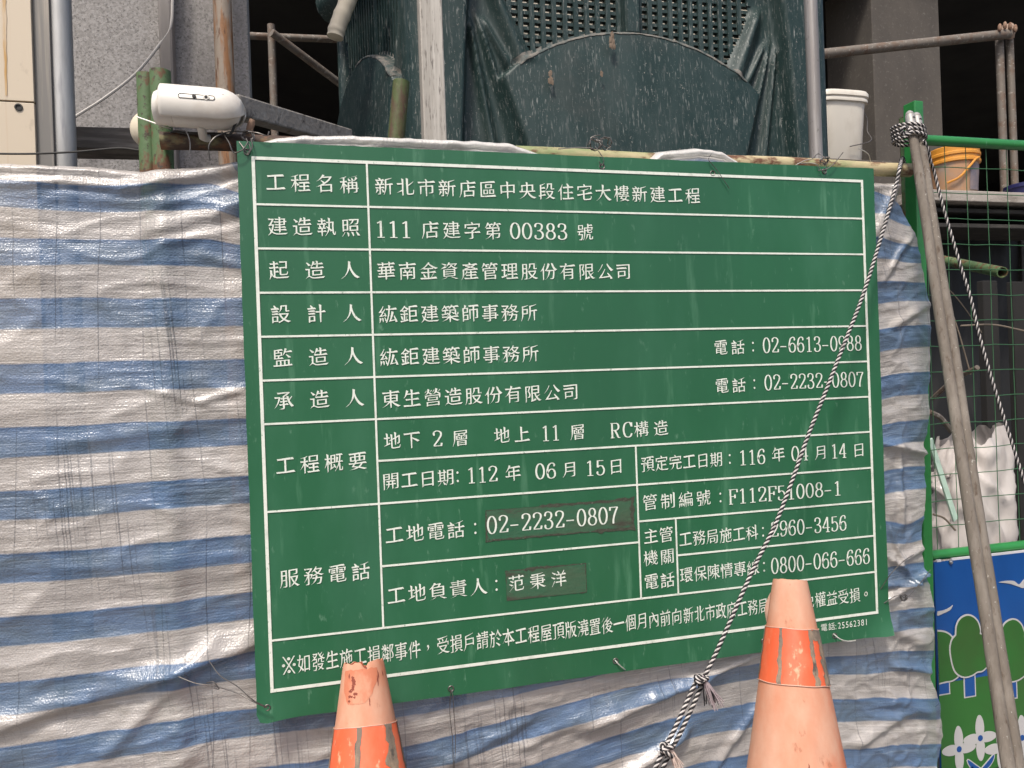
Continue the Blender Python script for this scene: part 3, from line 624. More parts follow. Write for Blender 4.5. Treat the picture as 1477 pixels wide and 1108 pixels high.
# --- lettering: brush style characters made from outlines whose stroke ends are reshaped
GL = {}
def load_glyphs(chars):
    cu = bpy.data.curves.new('glyphs', 'FONT'); cu.body = '\n'.join(chars); cu.space_line = 2.0
    ob = bpy.data.objects.new('glyphs', cu); COL.objects.link(ob); bpy.context.view_layer.update()
    dg = bpy.context.evaluated_depsgraph_get(); c2 = ob.evaluated_get(dg).to_curve(dg)
    out = {c: [] for c in chars}; ys = []
    for s_ in c2.splines:
        pts = [(Vector(p.co).xy, Vector(p.handle_left).xy, Vector(p.handle_right).xy) for p in s_.bezier_points]
        ys.append(sum(p[0].y for p in pts) / len(pts)); 
        k = round(-(ys[-1] - .38) / 2.0)
        k = min(len(chars) - 1, max(0, k)); off = Vector((0, 2.0 * k))
        out[chars[k]].append([[a_ + off, b_ + off, c_ + off] for a_, b_, c_ in pts])
    bpy.data.objects.remove(ob); bpy.data.curves.remove(cu)
    return out
def brush(spl):
    res = []
    for pts in spl:
        n = len(pts); mv = [Vector((0, 0)) for _ in pts]
        def e(i): return pts[(i + 1) % n][0] - pts[i % n][0]
        for i in range(n):
            d = e(i); L = d.length
            if not .035 < L < .125: continue
            p0, p1 = pts[i], pts[(i + 1) % n]
            tin = (p0[0] - p0[1]); tin = tin if tin.length > 1e-4 else p0[0] - pts[i - 1][0]
            tout = (p1[2] - p1[0]); tout = tout if tout.length > 1e-4 else e(i + 1)
            if tin.length < 1e-5 or tout.length < 1e-5: continue
            c1 = tin.normalized().cross(d.normalized()); c2 = d.normalized().cross(tout.normalized())
            if c1 < .7 or c2 < .7: continue
            fsc = min(1, min((pts[i][0] - pts[i - 1][0]).length, e(i + 1).length) / .16)
            nr = Vector((d.y, -d.x)) / L; m_i, m_j = mv[i].copy(), mv[(i + 1) % n].copy()
            ang = math.degrees(math.atan2(nr.y, nr.x)); j = (i + 1) % n; mid = (p0[0] + p1[0]) / 2
            if abs(ang) < 15: mv[j] += Vector((-.035, .030)); mv[i] += Vector((.020, -.012))
            elif abs(ang) > 165: mv[i] += Vector((-.012, .020)); mv[j] += Vector((.018, -.004))
            elif 75 < ang < 105: mv[j] += Vector((-.026, .026)); mv[i] += Vector((.004, -.022))
            elif -105 < ang < -75: mv[i] += Vector((.016, -.022)); mv[j] += Vector((-.014, .010))
            elif -165 <= ang <= -105: mv[i] += (mid - p0[0]) * .8 + nr * .02; mv[j] += (mid - p1[0]) * .8 + nr * .02
            elif -75 <= ang < -15: mv[i] += (p0[0] - mid) * .55 - nr * .01; mv[j] += (p1[0] - mid) * .45 + nr * .035
            elif 15 < ang < 75: mv[i] += (mid - p0[0]) * .6; mv[j] += (mid - p1[0]) * .6
            else: mv[i] += (mid - p0[0]) * .35; mv[j] += (mid - p1[0]) * .35
            mv[i] = m_i + (mv[i] - m_i) * fsc; mv[j] = m_j + (mv[j] - m_j) * fsc
        q = []
        for i in range(n):
            p = pts[i]; a_ = (p[0] - pts[i - 1][0]); b_ = pts[(i + 1) % n][0] - p[0]
            tin = (p[0] - p[1]) if (p[0] - p[1]).length > 1e-4 else a_; tout = (p[2] - p[0]) if (p[2] - p[0]).length > 1e-4 else b_
            n1 = Vector((tin.y, -tin.x)); n2 = Vector((tout.y, -tout.x))
            n1 = n1.normalized() if n1.length > 1e-6 else n1; n2 = n2.normalized() if n2.length > 1e-6 else n2
            nn = Vector((n1.x if abs(n1.x) > abs(n2.x) else n2.x, n1.y if abs(n1.y) > abs(n2.y) else n2.y))
            off = mv[i] + Vector((nn.x * .004, -nn.y * .006))
            q.append([c_ + off for c_ in p])
        poly = []
        for i in range(n):
            a_, b_ = q[i], q[(i + 1) % n]
            st = (a_[2] - a_[0]).length < 1e-4 and (b_[1] - b_[0]).length < 1e-4
            s1 = (b_[0] - a_[0]); L = s1.length
            dev = 0 if L < 1e-6 else max(abs(s1.cross(a_[2] - a_[0])), abs(s1.cross(b_[1] - a_[0]))) / L
            if dev < .002: poly.append(a_[0])
            else: poly += interpolate_bezier(a_[0], a_[2], b_[1], b_[0], 6)[:-1]
        out = []
        for p in poly:
            x, y = p.x, p.y
            y2 = y + .075 * (x - .5) + .010 * N3(x * 3, 1, y * 3); x2 = x + .010 * N3(x * 3, 7, y * 3)
            out.append((x2, y2))
        res.append(out)
    return res
def plain(spl):
    res = []
    for pts in spl:
        poly = []; n = len(pts)
        for i in range(n):
            a_, b_ = pts[i], pts[(i + 1) % n]; s1 = b_[0] - a_[0]; L = s1.length
            dev = 0 if L < 1e-6 else max(abs(s1.cross(a_[2] - a_[0])), abs(s1.cross(b_[1] - a_[0]))) / L
            if dev < .002: poly.append(a_[0])
            else: poly += interpolate_bezier(a_[0], a_[2], b_[1], b_[0], 6)[:-1]
        res.append([(p.x, p.y) for p in poly])
    return res
# serif numerals and capitals: centre lines swept with a pen that is broad on uprights and fine on levels
def cr2(p, n=7): return [(q.x, q.y) for q in curve([Vector((x, y, 0)) for x, y in p], n)]
def ell(cx, cy, rx, ry, n=36): return [(cx + rx * math.sin(2 * math.pi * k / n), cy + ry * math.cos(2 * math.pi * k / n)) for k in range(n + 1)]
SIX = [(.40, .575), (.37, .665), (.28, .70), (.15, .62), (.085, .42), (.075, .25), (.125, .07), (.25, .012), (.375, .07), (.42, .21), (.375, .37), (.26, .425), (.14, .36), (.08, .24)]
DG = {'0': [ell(.25, .355, .175, .342)], '1': [[(.26, 0), (.26, .70)], [(.12, .017), (.40, .017)], [(.27, .68), (.12, .60)]],
      '2': [cr2([(.09, .53), (.11, .645), (.24, .70), (.385, .64), (.405, .51), (.31, .34), (.09, .06)]), [(.07, .045), (.40, .045)], [(.405, .03), (.43, .17)], 'b.10,.535'],
      '3': [cr2([(.09, .56), (.13, .665), (.24, .70), (.365, .64), (.375, .50), (.29, .395), (.18, .375)]), cr2([(.18, .375), (.33, .35), (.415, .22), (.37, .07), (.24, .012), (.12, .05), (.085, .15)]), 'b.10,.565', 'b.10,.15'],
      '4': [[(.315, .69), (.05, .21)], [(.04, .205), (.46, .205)], [(.33, .0), (.33, .70)], [(.22, .015), (.44, .015)]],
      '5': [[(.11, .675), (.40, .675)], [(.125, .69), (.115, .37)], cr2([(.115, .375), (.21, .445), (.34, .415), (.42, .25), (.375, .08), (.24, .012), (.12, .05), (.085, .15)]), 'b.10,.15'],
      '6': [cr2(SIX), 'b.385,.58'], '9': [[(.5 - x, .712 - y) for x, y in cr2(SIX)], 'b.115,.132'],
      '7': [[(.075, .54), (.085, .69)], [(.08, .675), (.44, .675)], cr2([(.435, .675), (.32, .46), (.235, .2), (.22, 0)])],
      '8': [ell(.25, .535, .135, .165), ell(.25, .192, .172, .18)], '-': [[(.05, .27), (.40, .27)], [(.05, .285), (.40, .285)]], ':': ['c.25,.13', 'c.25,.50'],
      'F': [[(.13, 0), (.13, .70)], [(.05, .685), (.47, .685)], [(.46, .69), (.47, .55)], [(.13, .365), (.35, .365)], [(.35, .28), (.35, .45)], [(.05, .015), (.24, .015)]],
      'R': [[(.12, 0), (.12, .70)], [(.04, .685), (.14, .685)], cr2([(.12, .685), (.32, .68), (.405, .60), (.405, .45), (.32, .37), (.12, .36)]), cr2([(.25, .36), (.34, .16), (.40, .03), (.49, .015)]), [(.04, .015), (.21, .015)]],
      'C': [cr2([(.44, .52), (.38, .67), (.27, .70), (.13, .62), (.07, .36), (.13, .09), (.27, .012), (.38, .05), (.45, .18)]), [(.44, .50), (.44, .69)]]}
def pen_digit(ch):
    polys = []
    for st in DG[ch]:
        if isinstance(st, str):
            cx, cy = map(float, st[1:].split(',')); r = .042 if st[0] == 'b' else .052
            polys.append([(cx + r * math.cos(a_ * math.pi / 7), cy + r * math.sin(a_ * math.pi / 7)) for a_ in range(14)]); continue
        L = []; Rr = []; n = len(st)
        for i, (x, y) in enumerate(st):
            a_ = st[max(0, i - 1)]; b_ = st[min(n - 1, i + 1)]
            if n > 30 and st[0] == st[-1]: a_ = st[(i - 1) % (n - 1)]; b_ = st[(i + 1) % (n - 1)]
            dx, dy = b_[0] - a_[0], b_[1] - a_[1]; l = math.hypot(dx, dy) or 1; w_ = (.016 + .026 * (abs(dy) / l) ** 1.3)
            L.append((x - dy / l * w_, y + dx / l * w_)); Rr.append((x + dy / l * w_, y - dx / l * w_))
        polys.append(('strip', L, Rr))
    return polys
TXT = []                                          # (style, text, first centre, last centre, em height)
K, D, S = 'k', 'd', 's'
E0 = .0408
CELLS = [
 [(K, '工程名稱', (397.4, 261.5), (503.6, 267), E0)], [(K, '新北市新店區中央段住宅大樓新建工程', (554, 268.5), (999, 282.5), E0)],
 [(K, '建造執照', (400, 326.5), (505.5, 328), E0)],
 [(D, '111', (549, 331), (585.6, 331), .052), (K, '店建字第', (620.5, 331.5), (711, 333), E0), (D, '00383', (743, 333.4), (811, 334), .052), (K, '號', (844, 335), (844, 335), E0)],
 [(K, '起造人', (402, 389), (504.4, 390), E0)], [(K, '華南金資產管理股份有限公司', (557, 390.5), (899, 392), E0)],
 [(K, '設計人', (404.4, 452.6), (507, 452), E0)], [(K, '紘鉅建築師事務所', (559.6, 452), (763, 452), E0)],
 [(K, '監造人', (407.7, 516), (509, 513.5), E0)], [(K, '紘鉅建築師事務所', (561, 514.5), (765, 510.5), E0)],
 [(K, '電話', (1039.6, 501.4), (1064.3, 500.5), .0385), (D, ':', (1086, 499), (1086, 499), .050), (D, '02-6613-0988', (1105.6, 498.7), (1237.7, 494.6), .054)],
 [(K, '承造人', (409, 577.5), (511, 574.5), E0)], [(K, '東生營造股份有限公司', (563.7, 575), (823, 566), E0)],
 [(K, '電話', (1041.3, 556.5), (1065.7, 555.5), .0385), (D, ':', (1088, 553), (1088, 553), .050), (D, '02-2232-0807', (1108, 552), (1240.4, 547), .054)],
 [(K, '工程概要', (411.7, 671.5), (515.7, 665), E0)],
 [(K, '地下', (566, 636), (594, 634.5), .0385), (D, '2', (631, 633), (631, 633), .050), (K, '層', (664, 631.5), (664, 631.5), .0385), (K, '地上', (724, 628), (753, 626.5), .0385), (D, '11', (787, 625), (801.5, 624.5), .050), (K, '層', (833, 623), (833, 623), .0385), (D, 'RC', (887, 621), (905, 620), .050), (K, '構造', (925, 619), (953, 617.5), .0385)],
 [(K, '開工日期', (563.7, 694.5), (643, 688), .0385), (D, ':', (660, 686.5), (660, 686.5), .050), (D, '112', (680, 685.5), (711, 684), .050), (K, '年', (740, 682), (740, 682), .0385), (D, '06', (779, 680), (795, 679), .050), (K, '月', (822, 677), (822, 677), .0385), (D, '15', (851, 675.5), (866, 674.5), .050), (K, '日', (888.5, 672.5), (888.5, 672.5), .0385)],
 [(K, '預定完工日期', (934, 670), (1033, 662.5), .0388), (D, ':', (1052.5, 661), (1052.5, 661), .050), (D, '116', (1071.5, 660.5), (1098, 658.5), .052), (K, '年', (1122.5, 655.5), (1122.5, 655.5), .0388), (D, '04', (1147, 654.5), (1160, 653.5), .052), (K, '月', (1184, 652.5), (1184, 652.5), .0388), (D, '14', (1203.5, 651), (1215.5, 650), .052), (K, '日', (1238.7, 649), (1238.7, 649), .0388)],
 [(K, '管制編號', (937.4, 725), (1014.6, 718), .040), (D, ':', (1039, 716.5), (1039, 716.5), .050), (D, 'F112F51008-1', (1057, 715.5), (1207.9, 705.5), .052)],
 [(K, '工地電話', (568.7, 771), (657.7, 764.5), E0), (D, ':', (685.5, 761), (685.5, 761), .052)], [(D, '02-2232-0807', (709.5, 756.7), (885.2, 743.5), .056)],
 [(K, '工程'[:0] + '工地負責人', (571.4, 858), (690, 847), E0), (D, ':', (716, 843), (716, 843), .052)], [(K, '范秉洋', (744.7, 841.5), (805.7, 834.5), .0388)],
 [(K, '服務電話', (417, 833), (520.5, 825), E0)],
 [(K, '主管', (938.7, 773), (960.7, 771), .0388), (K, '機關', (938.7, 805), (962.4, 802.5), .0388), (K, '電話', (939.5, 839), (962.8, 836.5), .0388)],
 [(K, '工務局施工科', (988.6, 777), (1084.5, 769), .0388), (D, ':', (1100.5, 766), (1100.5, 766), .050), (D, '2960-3456', (1117.5, 763), (1215.7, 755), .054)],
 [(K, '環保陳情專線', (990, 828.5), (1086, 819.5), .0388), (D, ':', (1102, 816.5), (1102, 816.5), .050), (D, '0800-066-666', (1117.5, 815), (1249.5, 803.5), .056)],
 [(K, '※', (416.7, 959.5), (416.7, 959.5), .0388), (K, '如發生施工損鄰事件，', (438.3, 957), (617, 934.5), .0415), (K, '受損戶請於本工程屋頂版澆置後一個月內前向', (639, 931), (976, 889), .0415), (K, '新北市政府工務局', (993, 887), (1100.6, 874.5), .0415), (K, '提出以免權益受損。', (1115, 873), (1249, 857), .040)],
 [(S, '電話', (1188.5, 905), (1199.5, 903.5), .020), (S, ':25562381', (1205.5, 902.5), (1250, 897.5), .0225)],
]
need = sorted({c for cell in CELLS for s_ in cell if s_[0] == K for c in s_[1]}); GK = load_glyphs(need)
need = sorted({c for cell in CELLS for s_ in cell if s_[0] == S for c in s_[1]}); GS = load_glyphs(need)
BK = {c: brush(v_) for c, v_ in GK.items()}; PS = {c: plain(v_) for c, v_ in GS.items()}
PD = {c: pen_digit(c) for c in DG}
from mathutils.geometry import delaunay_2d_cdt
def fill_polys(polys, y):                        # non-zero winding fill, so reshaped strokes may overlap
    vs = []; ed = []; segs = []
    for p in polys:
        q = [p[0]]
        for c_ in p[1:]:
            if abs(c_[0] - q[-1][0]) + abs(c_[1] - q[-1][1]) > 1e-6: q.append(c_)
        o = len(vs); n = len(q); vs += [Vector((x * 20, z * 20)) for x, z in q]; ed += [(o + i, o + (i + 1) % n) for i in range(n)]
        segs += [(q[i], q[(i + 1) % n]) for i in range(n)]
    v2, _, f2, *_ = delaunay_2d_cdt(vs, ed, [], 0, 1e-6)
    S0 = np.array([s_[0] for s_ in segs]); S1 = np.array([s_[1] for s_ in segs]); out = []
    for f in f2:
        c_ = sum((v2[i] for i in f), Vector((0, 0))) / len(f) / 20
        up = (S0[:, 1] <= c_.y) & (S1[:, 1] > c_.y); dn = (S0[:, 1] > c_.y) & (S1[:, 1] <= c_.y)
        cr = (S1[:, 0] - S0[:, 0]) * (c_.y - S0[:, 1]) - (c_.x - S0[:, 0]) * (S1[:, 1] - S0[:, 1])
        if int((up & (cr > 0)).sum()) - int((dn & (cr < 0)).sum()) != 0: out.append(tuple(f))
    return [(v.x / 20, y, v.y / 20) for v in v2], out
for cell in CELLS:
    mb = MB(); polys = []
    for st, txt, c0, c1, em in cell:
        (xa, za), (xb, zb_) = bd(*c0), bd(*c1); zc2 = (za + zb_) / 2; n = len(txt)
        pitch = (xb - xa) / (n - 1) if n > 1 else 1
        for k, ch in enumerate(txt):
            cxm = xa + (xb - xa) * k / max(1, n - 1)
            if st == D:
                xs2 = min(1.08, max(.70, pitch / (.5 * em))) if n > 1 else 1.0
                if ch == ':': xs2 = .9
                for q, p in enumerate(PD[ch]):
                    y = LY - .0002 - .0001 * q
                    mp = lambda x, z: (cxm + (x - .25) * em * xs2, y, zc2 + (z - .355) * em)
                    if p[0] == 'strip':
                        _, L, Rr = p; mm = len(L); mb.add([mp(*v_) for v_ in L] + [mp(*v_) for v_ in Rr], [(i, i + 1, mm + i + 1, mm + i) for i in range(mm - 1)])
                    else: mb.add([mp(*v_) for v_ in p], [tuple(range(len(p)))])
            else:
                src = BK[ch] if st == K else PS[ch]
                if st == S and ch not in '電話': off, adv, zz_ = .30, .6, .36
                else: off, adv, zz_ = .5, 1., .38
                xs2 = min(1.0, max(.62, pitch * .98 / em)) if n > 1 else 1.0
                if st == S and ch not in '電話': xs2 = .85
                if ch in '，。' : zz_ -= .12
                allx = [x for p in src for x, _ in p]
                if ch in '。:': off = (min(allx) + max(allx)) / 2
                if ch == '，': off = (min(allx) + max(allx)) / 2
                if ch in '。，': zz_ = (min(z for p in src for _, z in p) + max(z for p in src for _, z in p)) / 2
                sc2 = 1.5 if ch == '※' else 1
                if ch == '※':
                    h_ = em * .5; yy = LY - .0002
                    for sg in (-1, 1): mb.add([(cxm - h_ * .62 * xs2 - .0006, yy - (.0001 if sg > 0 else 0), zc2 - sg * h_ * .95), (cxm - h_ * .62 * xs2 + .0022, yy - (.0001 if sg > 0 else 0), zc2 - sg * h_ * .95), (cxm + h_ * .62 * xs2 + .0006, yy - (.0001 if sg > 0 else 0), zc2 + sg * h_ * .95), (cxm + h_ * .62 * xs2 - .0022, yy - (.0001 if sg > 0 else 0), zc2 + sg * h_ * .95)], [(0, 1, 2, 3)])
                    for ddx, ddz in ((0, .68), (0, -.68), (.55, 0), (-.55, 0)): mb.add([(cxm + ddx * h_ * xs2 + .0032 * math.cos(a_ * math.pi / 6), yy, zc2 + ddz * h_ + .0032 * math.sin(a_ * math.pi / 6)) for a_ in range(12)], [tuple(range(12))])
                    continue
                polys = []
                for p in src: polys.append([(cxm + (x - off) * em * xs2 * sc2, zc2 + (z - zz_) * em * sc2) for x, z in p])
                if polys: mb.add(*fill_polys(polys, LY - .0002 - .00004 * (k % 2)))
    mb.build('lettering', 'sign_white', SB, smooth=0, fixn=False)
# eyelets
for px, py in ((385.5, 1020), (650.5, 993.5), (888, 953.5), (1101.5, 925), (1204, 917), (356, 219), (868.5, 240), (1028, 250), (1189, 247)):
    p = at(px, py, -.001); dd = (p.x - BX0) + (p.z - BZ0); p.y -= .020 * max(0, (.085 - dd) / .085) ** 2
    MB().lathe([(.0042, .0), (.0062, .0012), (.0070, .0004), (.0070, -.001), (.0042, -.001)], p, 16, axis=(0, -1, 0), close=False).build('eyelet', 'steel_wire', SB)

# ------------------------------------------------------------------ wire ties
def wire(name, strands, label, m='steel_wire', r=.0011, group=None):
    mb = MB()
    for s_ in strands: mb.tube(curve(s_, 6), r, 6)
    return tag(mb.build(name, m), label, 'wire', group)
def loops(c, rx, rz, n, dy=.01):
    out = []
    for k in range(n):
        a0 = random.uniform(0, 6.3); q = []
        for i in range(9):
            a_ = a0 + i * .78; rr = random.uniform(.75, 1.15)
            q.append(c + Vector((math.cos(a_) * rx * rr, random.uniform(-dy, dy), math.sin(a_) * rz * rr)))
        out.append(q)
    return out
c = at(860, 212, .03); L = loops(c + Vector((-.012, -.02, 0)), .014, .013, 3) + loops(c + Vector((.014, -.02, .003)), .014, .014, 3)
L += [[at(805, 215, .02), at(835, 213, .01), at(855, 214, .0)], [at(858, 211, 0), at(866, 222, -.006), at(871, 232, -.006), at(868, 239, -.004), at(864, 233, -.004)], [at(862, 205, .02), at(852, 200, .02), at(858, 196, .02), at(866, 195, .02)]]
wire('wire_tie', L, 'tangled bow of wire on the middle of the sign top edge')
c = at(358, 198, .02)
L = loops(c, .012, .012, 5) + [[at(358, 190, 0), at(372, 192, -.01), at(385, 196, -.01), at(388, 190, 0)], [at(345, 205, .0), at(352, 214, -.008), at(357, 221, -.006), at(361, 214, -.006), at(355, 200, .0)], [at(320, 190, .02), at(330, 205, -.01), at(337, 220, -.012), at(350, 216, -.012), at(358, 205, -.005)],
     [at(303, 232, .0), at(301, 212, -.01), at(308, 200, -.01), at(318, 194, .0), at(332, 190, .03), at(352, 190, .02)], [at(274, 222, .0), at(274, 205, .0), at(268, 190, .0), at(255, 187, -.01)], [at(362, 200, 0), at(364, 212, -.01), at(359, 221, -.01)]]
wire('wire_tie', L, 'rusty wire knot at the upper left corner of the sign', r=.0013)
wire('wire_tie', [[at(198, 169, .05), at(215, 175, .04), at(235, 182, .03), at(246, 186, .05)]] , 'pale straight wire across the twin green posts', m='bright_wire', r=.0016)
c = at(1190, 232, .03); L = loops(c, .010, .010, 4) + [[at(1145, 240, .03), at(1160, 232, .02), at(1172, 229, .01), at(1180, 222, .02), at(1190, 228, .01)], [at(1180, 246, -.006), at(1192, 244, -.01), at(1203, 236, -.01), at(1216, 220, 0)], [at(1190, 232, -.01), at(1192, 242, -.008), at(1190, 249, -.006), at(1187, 244, -.004)], [at(1150, 236, .03), at(1175, 236, .0), at(1184, 246, -.006)]]
wire('wire_tie', L, 'loose wire twist near the right end of the sign top edge')
wire('wire_tie', [[at(1238, 214, .06), at(1252, 222, .06), at(1256, 234, .07)]], 'bent wire end sticking up above the rail by the old green post', m='bright_wire')
wire('wire_tie', [[at(1026, 222, .01), at(1022, 230, -.004), at(1028, 238, -.006), at(1036, 248, -.006), at(1052, 272, -.006)]], 'thin dark wire curling down the right half of the sign top', r=.0008)
wire('wire_tie', [[at(302, 954, .01), at(318, 975, -.01), at(342, 990, -.02), at(365, 1010, -.03), at(385, 1020, -.024)], [at(248, 972, .01), at(280, 985, -.005), at(300, 988, -.012), at(318, 992, -.014), at(345, 1001, -.02), at(365, 1012, -.03), at(385, 1021, -.024)], [at(298, 985, -.01), at(308, 984, -.02), at(316, 994, -.02), at(308, 992, -.02)]], 'pale wire pulling the lower left corner of the sign', m='steel_wire')
wire('wire_tie', [[at(650, 993, -.004), at(653, 1004, -.012), at(655, 1030, .0), at(657, 1070, .005), at(655, 1120, .01)], [at(650, 995, -.004), at(649, 1030, .0), at(653, 1070, .005), at(654, 1120, .01)]], 'wire hanging below the sign between the two cones', r=.0009)
wire('wire_tie', [[at(887, 952, -.003), at(892, 958, -.008), at(899, 964, -.005), at(903, 967, .004)]], 'short wire stub at the sign bottom left of the rope', m='bright_wire', r=.0014)
wire('wire_tie', [[at(1203, 915, -.004), at(1212, 922, -.012), at(1223, 925, -.012), at(1234, 924, -.008)]], 'bent pale wire stub at the sign bottom right of the cone', m='bright_wire', r=.0016)
wire('wire_tie', [[at(1101, 924, -.004), at(1105, 932, -.012), at(1104, 945, .005), at(1097, 1000, .008), at(1096, 1060, .008), at(1098, 1120, .01)]], 'dark thread hanging from the sign left of the taller cone', r=.0009)
wire('wire_tie', [[at(1270, 850, .0), at(1285, 828, -.02), at(1303, 810, -.024), at(1318, 800, -.012)], [at(1275, 870, .0), at(1296, 858, -.02), at(1308, 862, -.022), at(1330, 838, -.012), at(1342, 822, -.0)]] + loops(at(1303, 862, -.02), .008, .009, 3, .004), 'wire bunching the tarp beside the lower right of the sign', m='steel_wire')

# ------------------------------------------------------------------ security camera
c = at(289, 158, .02); ax = (-RGT * .97 - FWD * .16 + UPV * .02).normalized(); sca = depth(c) / FPX
t = thing('security_camera', at(286, 190, .02), 'white bullet security camera wired onto the rail', 'security camera')
r0 = 28.5 * sca; Lh = 57 * sca
up = Vector((0, 0, 1)); sdv = up.cross(ax).normalized()
prof = [(.001, -Lh * .98), (r0 * .35, -Lh * .96), (r0 * .62, -Lh * .88), (r0 * .82, -Lh * .74), (r0 * .92, -Lh * .55), (r0 * .94, -Lh * .3), (r0 * .94, Lh * .60)]
MB().lathe(prof, c, 40, axis=ax).build('body', 'cctv_white', t)
MB().lathe([(r0 * .60, Lh * .60), (r0 * .82, Lh * .62), (r0 * .83, Lh * .92), (r0 * .85, Lh * .94), (r0 * .85, Lh * 1.0), (r0 * .78, Lh * 1.06), (r0 * .66, Lh * 1.08), (r0 * .60, Lh * 1.05), (r0 * .58, Lh * .92)], c - up * r0 * .08, 40, axis=ax, close=False).build('front_ring', 'cctv_white', t)
MB().lathe([(.001, Lh * .98), (r0 * .3, Lh * .98), (r0 * .62, Lh * .96), (r0 * .62, Lh * .90), (.001, Lh * .90)], c - up * r0 * .08, 32, axis=ax, close=False).build('lens_glass', 'lens_black', t)
vsr = MB(); vs = []; nA, nL = 40, 22
for l in range(nL + 1):
    u = l / nL; s_ = lerp(-1.06, .88, u)
    for k in range(nA + 1):
        aa = R(-42 + 264 * k / nA)                                   # wraps over the top and down both flanks
        rr = r0 * 1.03
        if s_ < -.45: rr *= math.sqrt(max(0.0, 1 - ((-.45 - s_) / .62) ** 2)) * .98 + .02
        front = s_ + (.02 if True else 0)
        vs.append(c + ax * (s_ * Lh) + sdv * (math.cos(aa) * rr) + up * (math.sin(aa) * rr))
I = lambda l, k: l * (nA + 1) + k
vsr.add(vs, [(I(l, k), I(l, k + 1), I(l + 1, k + 1), I(l + 1, k)) for l in range(nL) for k in range(nA)])
vo = vsr.build('visor', 'cctv_white', t, smooth=50); md = vo.modifiers.new('thick', 'SOLIDIFY'); md.thickness = .003; md.offset = 1
vn = -sdv if sdv.y > 0 else sdv
fc = c + vn * (r0 * 1.03 + .0032)
def flank(u, v, o=0.):                                            # a point on the visor's near flank
    a_ = v / r0; return c + ax * u + vn * (math.cos(a_) * (r0 * 1.03 + .0034 + o)) + up * (math.sin(a_) * (r0 * 1.03))
sl = MB(); wv = 3.4 * sca
q = []
for k in range(24):
    a_ = 2 * math.pi * k / 24; q.append(flank(-2 * sca + math.copysign(21 * sca, math.cos(a_)) + math.cos(a_) * wv, 7 * sca + math.sin(a_) * wv, .0006))
sl.tube(q + [q[0]], .0006, 6, cap=False); 
sl.build('slot', 'dark_slot', t)
for u, rr_, mm in ((-15, 4.2, 'cctv_white'), (-15, 2.2, 'dark_slot'), (1, 2.6, 'dark_slot')):
    p = flank(u * sca, 7 * sca, .0002); MB().lathe([(rr_ * sca, 0), (rr_ * sca, .0018 if mm == 'cctv_white' else .0026), (rr_ * .7 * sca, .0022 if mm == 'cctv_white' else .0028)], p, 18, axis=vn).build('screw', mm, t)
MB().tube([c + up * -r0 * .8, c + up * -r0 * 1.15 + Vector((0, .03, 0)), at(300, 200, .06)], .009, 12).build('bracket', 'cctv_white', t)
MB().tube(curve([c - ax * Lh * .9 - up * r0 * .3, c - ax * Lh * .7 - up * r0 * 1.15, at(318, 193, .045), at(270, 192, .05), at(250, 190, .06), at(243, 200, .09)], 8), .0028, 8).build('cable', 'dark_slot', t)
c = at(218, 188, .26); MB_ = MB().ball(c, size(c, 28), 24, 16, sc=(1, .8, 1.0)); MB_.lathe([(.02, 0), (.02, .05)], c + Vector((0, .03, -.02)), 16, axis=(0, 1, 0))
tag(MB_.build('lamp_housing', 'dusty_cream', smooth=60), 'rounded cream housing half hidden behind the darker green post', 'housing')
p = [at(345, 178, .06), at(350, 186, .04), at(357, 190, .03)]
tag(MB().tube([at(357, 196, .04), at(362, 180, .03), at(364, 173, .03)], [.006, .0075, .006], 10).build('rubber_grip', 'cast_clamp'), 'brown stub standing in the wire knot right of the security camera', 'stub')

# ------------------------------------------------------------------ white bucket and its block
c = at(1199, 243, 2.0); rt = size(c, 43)
bz_ = c.z
tag(MB().box((c.x, c.y + .02, (G0 + bz_) / 2), (.5, .4, bz_ - G0)).build('concrete_block', 'concrete_dark', bevel=.008, smooth=0), 'concrete block carrying the white bucket', 'block')
t = thing('bucket', (c.x, c.y, bz_), 'off white lidded plastic bucket beside the grey pole', 'bucket')
h = at(1199, 148, 2.0).z - bz_
def sq(i, a_, p):                                                 # rounded square plan
    r_ = math.hypot(p.x, p.y); q = 4.5; k = (abs(math.cos(a_)) ** q + abs(math.sin(a_)) ** q) ** (-1 / q); return Vector((p.x * k, p.y * k, p.z))
MB().lathe([(rt * .74, 0), (rt * .77, .01), (rt * .88, h * .8), (rt * .90, h * .86), (rt * .90, h * .94)], (c.x, c.y, bz_), 64, jitter=sq).build('body', 'white_plastic', t, smooth=50)
MB().lathe([(rt * .90, h * .87), (rt * .97, h * .875), (rt * .98, h * .90), (rt * .95, h * .94), (rt * 1.0, h * .95), (rt * 1.0, h * 1.0), (rt * .96, h * 1.03), (rt * .6, h * 1.03)], (c.x, c.y, bz_), 64, jitter=sq).build('lid', 'white_plastic', t, smooth=40)
MB().tube(curve([Vector((c.x + rt * .95, c.y - .05, bz_ + h * .92)), Vector((c.x + rt * 1.02, c.y - .09, bz_ + h * .7)), Vector((c.x + rt * .97, c.y - .10, bz_ + h * .5)), Vector((c.x + rt * .8, c.y - rt * .95, bz_ + h * .3)), Vector((c.x, c.y - rt * .95, bz_ + h * .2))], 6), .003, 8).build('handle', 'steel_wire', t)

